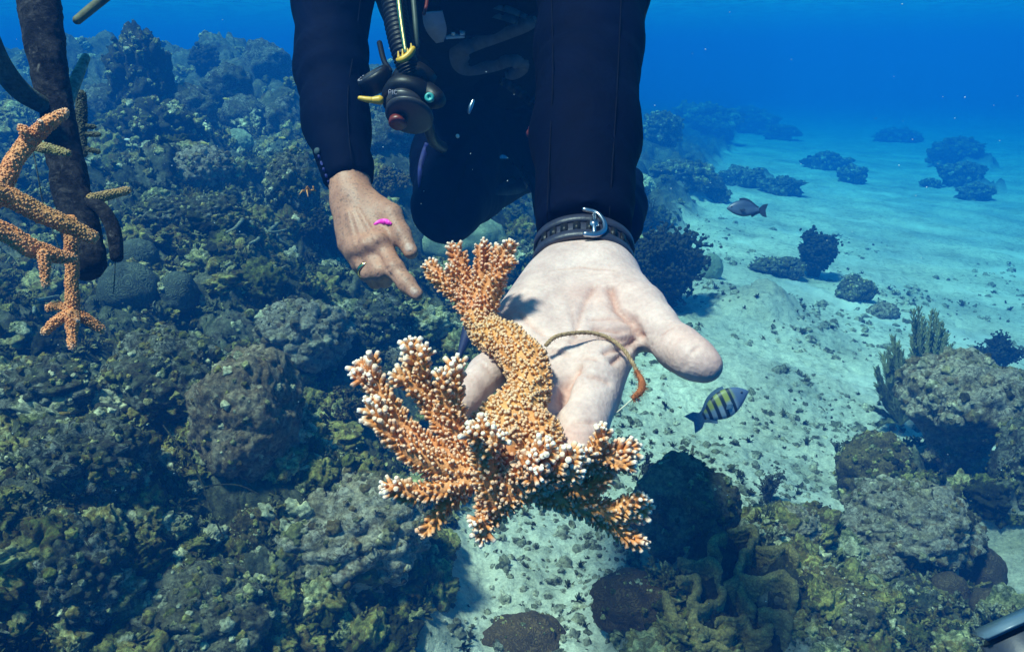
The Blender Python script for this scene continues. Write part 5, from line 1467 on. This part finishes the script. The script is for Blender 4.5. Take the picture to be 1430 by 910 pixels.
COLS = [(.022, .022, .008), (.115, .118, .027), (.085, .050, .015), (.27, .245, .075), (.155, .105, .024), (.41, .37, .17), (.090, .098, .030), (.47, .43, .27)]
def litter():
    g = np.random.RandomState(77)
    def spots(n, rmin, rmax, want):
        a = g.uniform(math.radians(-40), math.radians(40), n); r = np.exp(g.uniform(math.log(rmin), math.log(rmax), n))
        X, Y = r * np.sin(a), r * np.cos(a)
        z, rough = bed(X, Y)
        keep = (rough > .45) if want == 'reef' else (rough < .3)
        if want == 'sand': keep &= fbm2(X * .9, Y * .9, 3, 41) + g.uniform(-.16, .16, n) > .06
        for (cx, cy, cr) in KEEP_OUT: keep &= (X - cx) ** 2 + (Y - cy) ** 2 > cr * cr
        X, Y = X[keep], Y[keep]
        return np.stack([X, Y, ground_z(X, Y)], 1), r[keep]
    def pieces(name, n, rmin, rmax, want, protos, s0, s1, mat, sink, pw=1.8, up=1.2, flat=.8):
        p, r = spots(n, rmin, rmax, want); k = len(p)
        R = align(g.normal(size=(k, 3)) * [.6, .6, 1] + [0, 0, up], g)
        sc = s0 * (s1 / s0) ** (g.uniform(0, 1, k) ** pw) * (.6 + .4 * np.minimum(r, 6) / 2)
        ax = g.uniform(.65, 1.3, (k, 3)); ax[:, 2] *= flat
        instancer(name, protos, g.randint(0, len(protos), k), p - np.array([0, 0, 1.0]) * (sc * sink)[:, None], euler_rows(R), sc[:, None] * ax, g.uniform(0, 1, k), mat)
    mr = tone_mat('rubble', COLS, 95, 1, 24)
    pieces('reef_rubble', 3600, .95, 10, 'reef', [crumb(5, q) for q in range(7)], .018, .062, mr, .15)
    pieces('reef_gravel', 15000, .95, 6, 'reef', [crumb(3, 20 + q) for q in range(5)], .006, .024, mr, .0)
    pieces('sand_rubble', 15000, 1.2, 10, 'sand', [crumb(3, 30 + q) for q in range(5)], .0035, .020, tone_mat('sand_rubble', [(.10, .09, .05), (.30, .27, .19), (.16, .15, .09), (.46, .42, .32), (.055, .05, .03), (.40, .36, .26)], 110), .2, 2.2)
    var = []
    for q in range(6):
        parts = []
        for k in range(11):
            a = g.uniform(0, 6.28); tilt = g.uniform(.2, 1.35); L = g.uniform(.55, 1.1)
            dr_ = np.array([math.cos(a) * math.sin(tilt), math.sin(a) * math.sin(tilt), math.cos(tilt)])
            c = spline([dr_ * .05, dr_ * L * .5 + g.normal(0, .09, 3), dr_ * L + g.normal(0, .1, 3)], 9)
            parts.append(tube(c, .085 * (1 + .35 * perlin(c * 7, 300 + q)) * np.linspace(1.1, .75, 9), 7))
            for _ in range(2):
                i = g.randint(3, 8); d2 = nrm(dr_ + g.normal(0, .7, 3)); l2 = g.uniform(.2, .45)
                parts.append(tube(np.array([c[i], c[i] + d2 * l2 * .5, c[i] + d2 * l2]), [.075, .07, .05], 6))
        var.append(merge(parts))
    pieces('coral_twigs', 3000, 1.0, 7, 'reef', var, .022, .055, tone_mat('coral_twigs', COLS[1:], 120, 1, 30), .1, 1.2, 2.0, 1.0)
    bl_var = []
    for q in range(4):
        bl = []
        for k in range(26):
            a = g.uniform(0, 6.28); tilt = g.uniform(.1, 1.25); L = g.uniform(.5, 1.2); w = g.uniform(.07, .2)
            dr_ = np.array([math.cos(a) * math.sin(tilt), math.sin(a) * math.sin(tilt), math.cos(tilt)]); sd = nrm(np.cross(dr_, [0.2, .1, 1]))
            c = np.array([dr_ * .05, dr_ * L * .55 + [0, 0, .05], dr_ * L])
            ww = [w * .4, w, w * .3]
            v = np.concatenate([[c[i] - sd * ww[i], c[i] + sd * ww[i] + g.normal(0, .05, 3)] for i in range(3)])
            bl.append((v, np.array([[0, 1, 3], [0, 3, 2], [2, 3, 5], [2, 5, 4]])))
        bl_var.append(merge(bl))
    pieces('sand_algae', 2600, 1.3, 8, 'sand', bl_var, .008, .028, tone_mat('sand_algae', [(.05, .05, .02), (.10, .09, .04), (.16, .14, .07)], 120), .1, 2.0, 2.2, 1.0)
    pieces('algae_tufts', 24000, .95, 6, 'reef', bl_var, .012, .034, tone_mat('algae_tufts', [(.026, .034, .010), (.075, .085, .024), (.095, .072, .02), (.05, .068, .026), (.16, .15, .06)], 120), .1, 1.2, 2.2, 1.0)
    # crusts, nodules and turf that grow on the larger rocks
    mp = tone_mat('pale_rubble', [(.05, .042, .018), (.18, .145, .065), (.13, .08, .03), (.32, .26, .165), (.22, .18, .08), (.42, .36, .26), (.14, .13, .05)], 95, 1, 24)
    for t, v, N, size, cr, pale in CRUSTED:
        k = min(420, int((160 + 1400 * size) * min(1, cr))); up = N[:, 2] > -.25
        i = g.choice(np.where(up)[0], k)
        R = align(N[i] + g.normal(0, .35, (k, 3)), g); sc = size * g.uniform(.025, .095, k) ** 1.0 * g.choice([.5, .8, 1.25], k) * (.45 + .55 * cr)
        pts = v[i] - np.array(t.location) - N[i] * (sc * .25)[:, None]
        o = instancer('crust', [crumb(3, 40), crumb(3, 41), crumb(3, 42), bl_var[0], var[1]], g.choice([0, 1, 2, 3, 4], k, p=[.26, .26, .22, .18, .08]), pts, euler_rows(R), np.repeat(sc[:, None], 3, 1), g.uniform(0, 1, k), mp if pale else mr)
        o.parent = t
litter()
# ------------------------------------------------------------------ coral nursery pipe with hanging fragments
M_PIPE = reef_mat('fouled_pipe', [(.005, .005, .007), (.012, .011, .015), (.05, .043, .045), (.010, .009, .012), (.20, .17, .15)], 26, .6, 160)
M_ARM = reef_mat('grey_pipe', [(.035, .050, .048), (.07, .095, .088), (.11, .13, .115), (.055, .05, .035)], 14, .5, 90)
M_PALEARM = reef_mat('pale_pipe', [(.14, .22, .19), (.22, .32, .28), (.30, .38, .33)], 20, .3, 120)
tree = thing('coral_nursery_tree', P(125, 375, .95), 'dark fouled nursery pipe rising at the left edge with side arms', 'nursery frame')
_tv, _tf = ptube([(44, -60, .97), (54, 0, .96), (66, 80, .95), (80, 160, .95), (97, 250, .94), (113, 320, .93), (123, 372, .92)], 0, [27, 27, 25, 22, 24, 25, 24], 48, 160)
_tn = nrm(_tv - _tv.mean(0)) * 0 + vnormals(_tv, _tf[1])
obj('trunk', _tv + _tn * (.0016 * perlin(_tv * 60, 131) + .0022 * np.maximum(0, perlin(_tv * 35, 132)) + .0008 * perlin(_tv * 150, 133))[:, None], _tf, M_PIPE, tree)
obj('arm', *ptube([(-22, 40, .86), (0, 90, .88), (30, 128, .91), (66, 150, .94)], 0, [15, 15, 14, 12], 14, 24), M_ARM, tree)
obj('arm', *ptube([(95, 142, .97), (106, 112, 1.0), (120, 80, 1.03)], 0, [8, 8, 6], 10, 10), M_PALEARM, tree)
obj('arm', *ptube([(160, -14, 1.0), (130, 10, .98), (107, 29, .96)], 0, [6.5, 6.5, 6], 10, 12), plain('olive_pipe', (.09, .09, .045), .7, 0, 60, .4, .4), tree)
obj('loop', *ptube([(118, 282, .93), (140, 290, .93), (155, 312, .93), (161, 335, .93), (163, 360, .93)], 0, [9, 9.5, 10, 10, 9], 12, 24), M_PIPE, tree)
obj('twine', *tube(spline([P(*p) for p in ((42, 190, .88), (52, 240, .88), (62, 290, .89), (84, 350, .9))], 16), .0008, 5), M_ARM, tree)
obj('twine', *tube(spline([P(*p) for p in ((161, 362, .93), (160, 390, .93), (158, 410, .93))], 8), .0007, 5), M_ARM, tree)

M_HANG = coral_mat('pink_orange_coral', (.66, .21, .068), (.80, .31, .11), (.20, .16, .045), (.85, .58, .42))
rng2 = np.random.RandomState(5)
HC = dict(space=.0023, nub=.00092, length=.0010, mat=M_HANG, white=(.04, .9), hue=.0, tipfrac=.16, grow=0, lean=(.5, .9))
def hang(label, lines, **kw):
    t = thing('staghorn_fragment', P(*lines[0][0][0]), label, 'coral', 'coral fragments hung on the nursery pipe')
    for pts, r in lines: coral_branch(t, pts, r, rng2, **{**HC, **kw})
    return t
hang('upper orange coral fragment slanting across the nursery pipe with a pale tip', [([(-22, 300, .66), (4, 255, .67), (22, 222, .68), (45, 192, .69), (70, 172, .69), (93, 155, .70)], [13, 13, 12, 11.5, 10, 6]), ([(42, 196, .685), (34, 186, .68), (30, 178, .68)], [8, 7, 5]), ([(56, 182, .68), (56, 170, .675)], [6, 4])])
hang('long olive backed coral branch reaching down to the right in front of the pipe', [([(-25, 262, .62), (10, 275, .63), (50, 294, .64), (90, 312, .65), (130, 334, .66)], [16, 15, 14, 12.5, 9])], hue=.38, white=(.05, .35), nub=.00105, space=.0026)
hang('lower orange coral branch with one short spur hanging from it', [([(-25, 312, .60), (10, 326, .61), (45, 346, .62), (75, 357, .63), (102, 361, .64)], [14, 14, 13, 11, 6]), ([(62, 352, .615), (62, 375, .612), (61, 397, .61)], [7.5, 6.5, 4.5])], white=(.12, .8))
hang('orange coral fragment hanging upside down with a five pointed end', [([(98, 304, .70), (100, 340, .70), (101, 380, .70), (101, 425, .70), (101, 440, .70)], [8, 8.5, 8.5, 9, 8]), ([(100, 436, .695), (82, 446, .69), (62, 464, .685)], [8, 7, 5]), ([(100, 438, .69), (101, 462, .685), (102, 485, .68)], [8, 7, 5]), ([(102, 436, .70), (122, 446, .705), (144, 461, .71)], [8, 7, 5]), ([(98, 430, .705), (82, 426, .71), (66, 431, .715)], [7, 6, 4.5]), ([(106, 438, .69), (108, 446, .68)], [4, 3])], nub=.00088, space=.0022, length=.0011)
hang('short olive coral stub on the pipe behind the upper orange fragment', [([(40, 203, .80), (66, 208, .79), (96, 213, .78)], [6.5, 6.5, 4.5])], hue=.9, white=(.05, .2))
hang('olive yellow coral stub sticking out right of the nursery pipe', [([(124, 278, .93), (150, 273, .94), (180, 266, .95)], [6.5, 6.5, 4.5])], hue=.8, white=(.05, .4), nub=.0012)
hang('dark spiny coral fragment hanging in the shade behind the nursery pipe', [([(113, 130, 1.1), (114, 170, 1.1), (116, 216, 1.1)], [7, 7, 4.5]), ([(114, 176, 1.1), (132, 177, 1.1)], [3.5, 2.5]), ([(115, 187, 1.1), (139, 188, 1.1)], [3.5, 2.5]), ([(116, 206, 1.1), (138, 212, 1.1)], [3.5, 2.5])], hue=1.0, white=(.0, .1), nub=.0013, mat=coral_mat('dark_olive_coral', (.03, .03, .015), (.045, .04, .02), (.06, .06, .03), (.14, .13, .08)))

# ------------------------------------------------------------------ fish
def fish(label, nose, tail, mats, prof, width, tailw, group=None, fork=.55, name='fish', dorsal=(.30, .78, .055), small=False, bend=0.0):
    """prof: rows (x along 0..1 from nose, upper height, lower height) in body lengths"""
    a, b = P(*nose), P(*tail); L = np.linalg.norm(a - b); R = basis(a - b, C_U)
    t = thing(name, (a + b) / 2, label, 'fish', group)
    def W(p):   # local: x from nose back, y up, z side
        p = np.asarray(p, float)
        q = np.stack([-p[:, 0], p[:, 1], p[:, 2] + bend * np.maximum(0, p[:, 0] - .5) ** 2], 1) * L
        return a + q @ R.T
    pr = spline(prof, 30); n, k = len(pr), 16
    ang = np.linspace(0, 2 * math.pi, k, endpoint=False)
    rows = []
    for x, u, l in pr:
        cy, hy = (u + l) / 2, max((u - l) / 2, .002)
        wz = width * (hy / max(.5 * (np.max(pr[:, 1]) - np.min(pr[:, 2])), 1e-6)) ** .8
        rows.append(np.stack([np.full(k, x), cy + hy * np.cos(ang), wz * np.sin(ang)], 1))
    v = np.concatenate(rows); i = np.arange(n - 1)[:, None] * k; j = np.arange(k)[None]; j2 = (j + 1) % k
    q = np.stack([i + j, i + j2, i + k + j2, i + k + j], -1).reshape(-1, 4)
    v = np.vstack([v, [[pr[0, 0] - .005, (pr[0, 1] + pr[0, 2]) / 2, 0]], [[pr[-1, 0], (pr[-1, 1] + pr[-1, 2]) / 2, 0]]])
    jj = np.arange(k); tri = np.vstack([np.stack([np.full(k, n * k), (jj + 1) % k, jj], 1), np.stack([np.full(k, n * k + 1), (n - 1) * k + jj, (n - 1) * k + (jj + 1) % k], 1)])
    me_attr = {'along': v[:, 0], 'high': v[:, 1]}
    obj('body', W(v), [tri, q], mats[0], t, attrs=me_attr)
    def fin(nm, pts, th=.006, mat=None):
        pts = np.asarray(pts, float); m = len(pts)
        vv = np.vstack([np.column_stack([pts, np.full(m, th)]), np.column_stack([pts, np.full(m, -th)])])
        f = [[0, i, i + 1] for i in range(1, m - 1)] + [[m, m + i + 1, m + i] for i in range(1, m - 1)]
        f = np.array(f); s = np.array([[i, m + i, m + (i + 1) % m, (i + 1) % m] for i in range(m)])
        obj(nm, W(vv), [f, s], mat or mats[1], t, smooth=False)
    e = pr[-1]
    fin('tail_fin', [(e[0] - .02, (e[1] + e[2]) / 2), (e[0] - .01, e[1]), (e[0] + .10, e[1] + tailw * .6), (1.02, tailw), (e[0] + .12 + .10 * (1 - fork), .0), (1.0, -tailw), (e[0] + .10, e[2] - tailw * .6), (e[0] - .01, e[2])])
    if not small:
        d0, d1, dh = dorsal
        xs = np.linspace(d0, d1, 9); up = np.interp(xs, pr[:, 0], pr[:, 1])
        fin('dorsal_fin', [(xs[0], up[0] - .03)] + [(x + .02 * i / 8, u + dh * (.55 + .45 * math.sin(math.pi * min(1, .25 + i / 9)))) for i, (x, u) in enumerate(zip(xs, up))] + [(xs[-1], up[-1] - .02)], .004)
        xs = np.linspace(.60, .82, 6); lo = np.interp(xs, pr[:, 0], pr[:, 2])
        fin('anal_fin', [(xs[0], lo[0] + .02)] + [(x + .03, l - dh * (.9 - .09 * i)) for i, (x, l) in enumerate(zip(xs, lo))] + [(xs[-1], lo[-1] + .02)], .004)
        for s in (-1, 1):
            wv = W(np.array([[.30, -.03, s * width * .98], [.40, .00, s * width * 1.45], [.44, -.05, s * width * 1.5], [.36, -.08, s * width * 1.15], [.30, -.03, s * width * 1.04], [.40, .00, s * width * 1.52], [.44, -.05, s * width * 1.57], [.36, -.08, s * width * 1.22]]))
            obj('pectoral_fin', wv, np.array([[0, 1, 2, 3], [7, 6, 5, 4], [0, 4, 5, 1], [1, 5, 6, 2], [2, 6, 7, 3], [3, 7, 4, 0]]), mats[1], t, smooth=False)
            ev, ef = ico(2); hx = .105; yy = np.interp(hx, pr[:, 0], (pr[:, 1] * .62 + pr[:, 2] * .38))
            zz = width * .62
            ey = obj('eye', W(ev * [.021, .021, .010] + [hx, yy, s * zz]), ef, plain('fish_eye', (.10, .10, .12), .15), t)
            obj('pupil', W(ev * [.012, .012, .006] + [hx, yy, s * (zz + .007)]), ef, M_RUBBER, ey)
    return t

mf = Nodes('banded_fish')
al, hi_ = mf.attr('along'), mf.attr('high')
flank = mf.ramp(mf.math('ADD', mf.math('MULTIPLY', hi_, 2.2), .5), [(.15, (.34, .36, .42)), (.50, (.22, .25, .33)), (.62, (.34, .31, .05)), (.86, (.25, .25, .05))])
head_ = mf.ramp(al, [(.20, (1, 1, 1)), (.27, (0, 0, 0))]); tail_ = mf.ramp(al, [(.70, (0, 0, 0)), (.80, (1, 1, 1))])
flank = mf.mix(head_, flank, (.10, .13, .23)); flank = mf.mix(tail_, flank, (.10, .13, .23))
wav = mf.math('ADD', al, mf.math('MULTIPLY', hi_, .10))
bars = mf.ramp(wav, [(.255, (0, 0, 0)), (.27, (1, 1, 1)), (.305, (1, 1, 1)), (.32, (0, 0, 0)), (.385, (0, 0, 0)), (.40, (1, 1, 1)), (.445, (1, 1, 1)), (.46, (0, 0, 0)), (.515, (0, 0, 0)), (.53, (1, 1, 1)), (.57, (1, 1, 1)), (.585, (0, 0, 0)), (.64, (0, 0, 0)), (.65, (1, 1, 1)), (.685, (1, 1, 1)), (.70, (0, 0, 0)), (.735, (0, 0, 0)), (.745, (1, 1, 1)), (.765, (1, 1, 1)), (.78, (0, 0, 0))])
mf.color(mf.mix(bars, flank, (.012, .014, .022))); mf.set(Roughness=.42)
mf.bump(mf.voro(900), .25, .0006)
M_FIN = plain('blue_grey_fin', (.10, .14, .20), .5, 0, 200, .3)
fish('black and yellow banded fish swimming just below the thumb', (1045, 546, 2.1), (963, 592, 2.1), [mf.m, M_FIN],
     [(0, .012, -.012), (.06, .085, -.055), (.16, .160, -.120), (.30, .205, -.185), (.45, .205, -.200), (.60, .160, -.150), (.70, .085, -.085), (.77, .050, -.050)], .075, .15, name='banded_fish', bend=.15)
mg = Nodes('grey_fish')
mg.color(mg.mix(1.0, mg.ramp(mg.math('ADD', mg.math('MULTIPLY', mg.attr('high'), 2.4), .5), [(.2, (.13, .18, .27)), (.7, (.045, .075, .15))]), mg.ramp(mg.noise(60, 4, .6), [(.3, (.8, .8, .8)), (.7, (1.2, 1.2, 1.2))]), 'MULTIPLY')); mg.set(Roughness=.4)
M_FIN2 = plain('dark_fin', (.02, .035, .08), .5, 0, 200, .3)
fish('grey blue deep bodied fish swimming left over the far sand', (1015, 291, 2.3), (1071, 294, 2.3), [mg.m, M_FIN2],
     [(0, .015, -.015), (.08, .10, -.07), (.22, .19, -.14), (.40, .23, -.18), (.58, .18, -.15), (.72, .08, -.08), (.80, .04, -.05)], .085, .17, name='grey_fish')
M_YF = plain('yellow_fish', (.50, .38, .05), .5); M_BF = plain('pale_fish', (.6, .6, .5), .5)
SM = [(0, .01, -.01), (.15, .12, -.10), (.40, .17, -.15), (.65, .11, -.10), (.78, .05, -.05)]
for nose, tail, m, lb in (((280, 199, 3.6), (292, 201, 3.6), M_YF, 'tiny yellow fish above the pale capped coral head'), ((399, 193, 3.8), (389, 192, 3.8), M_YF, 'tiny yellow fish close to the diver sleeve'),
                      ((311, 138, 4.2), (320, 138, 4.2), M_YF, 'tiny yellow fish highest above the reef'), ((173, 195, 3.2), (184, 195, 3.2), M_BF, 'tiny pale fish in front of the tall dark column')):
    fish(lb, nose, tail, [m, M_DARK if m is M_BF else m], SM, .06, .12, group='tiny fish over the reef', small=True, name='small_fish')

# ------------------------------------------------------------------ small drifting things and the slate corner
sc_ = thing('drifting_scrap', P(430, 265, 1.3), 'small orange scrap drifting beside the sleeve of the pointing arm', 'scrap')
gs = np.random.RandomState(4); pcs = []
for k in range(7):
    c = P(422 + 2.6 * k, 267 - .5 * k + gs.normal(0, 1.2), 1.3)
    pcs.append(tube(np.array([c, c + gs.normal(0, .003, 3), c + gs.normal(0, .006, 3)]), [.0018, .0014, .0007], 5))
obj('frond', *merge(pcs), plain('orange_scrap', (.45, .20, .06), .8), sc_)

sl = thing('slate', P(1412, 905, .30), 'dark blue plastic slate corner poking in at the bottom right', 'slate')
e0, e1 = P(1366, 892, .30), P(1450, 854, .30)
bx = nrm(e1 - e0); bz = nrm(-(C_F * .75 + C_U * -.2)); bz = nrm(bz - bx * (bz @ bx)); by = np.cross(bz, bx)
Rb = np.stack([bx, by, bz], 1)
obj('panel', *box((e0 + e1) / 2 - by * .020 * 1.0, (np.linalg.norm(e1 - e0), .040, .010), Rb, .003), plain('slate_plastic', (.016, .026, .05), .5, 0, 60, .2, .1), sl)
obj('rim', *box((e0 + e1) / 2 + by * .0012 + bz * .001, (np.linalg.norm(e1 - e0) * .98, .0024, .0115), Rb, .0008), plain('slate_rim', (.07, .12, .17), .35, 0, 60, .2, .1), sl)

def snow():
    g = np.random.RandomState(9); v, f = ico(1); n = 210
    px = g.uniform(-40, 1470, n); py = g.uniform(-40, 900, n); d = g.uniform(.45, 3.2, n) ** 1.0
    c = np.array([P(*k) for k in zip(px, py, d)])
    keep = c[:, 2] > ground_z(c[:, 0], c[:, 1]) + .08
    c, d = c[keep], d[keep]
    r = d / F * g.uniform(.28, .85, len(c))
    R = align(g.normal(size=(len(c), 3)), g) * (r[:, None] * g.uniform(.6, 1.5, (len(c), 3)))[:, None, :]
    vv, ff = scatter(v, f, R, c)
    o = obj('drifting_specks', vv, ff, plain('speck', (.70, .72, .70), .8)); o['kind'] = 'stuff'
snow()
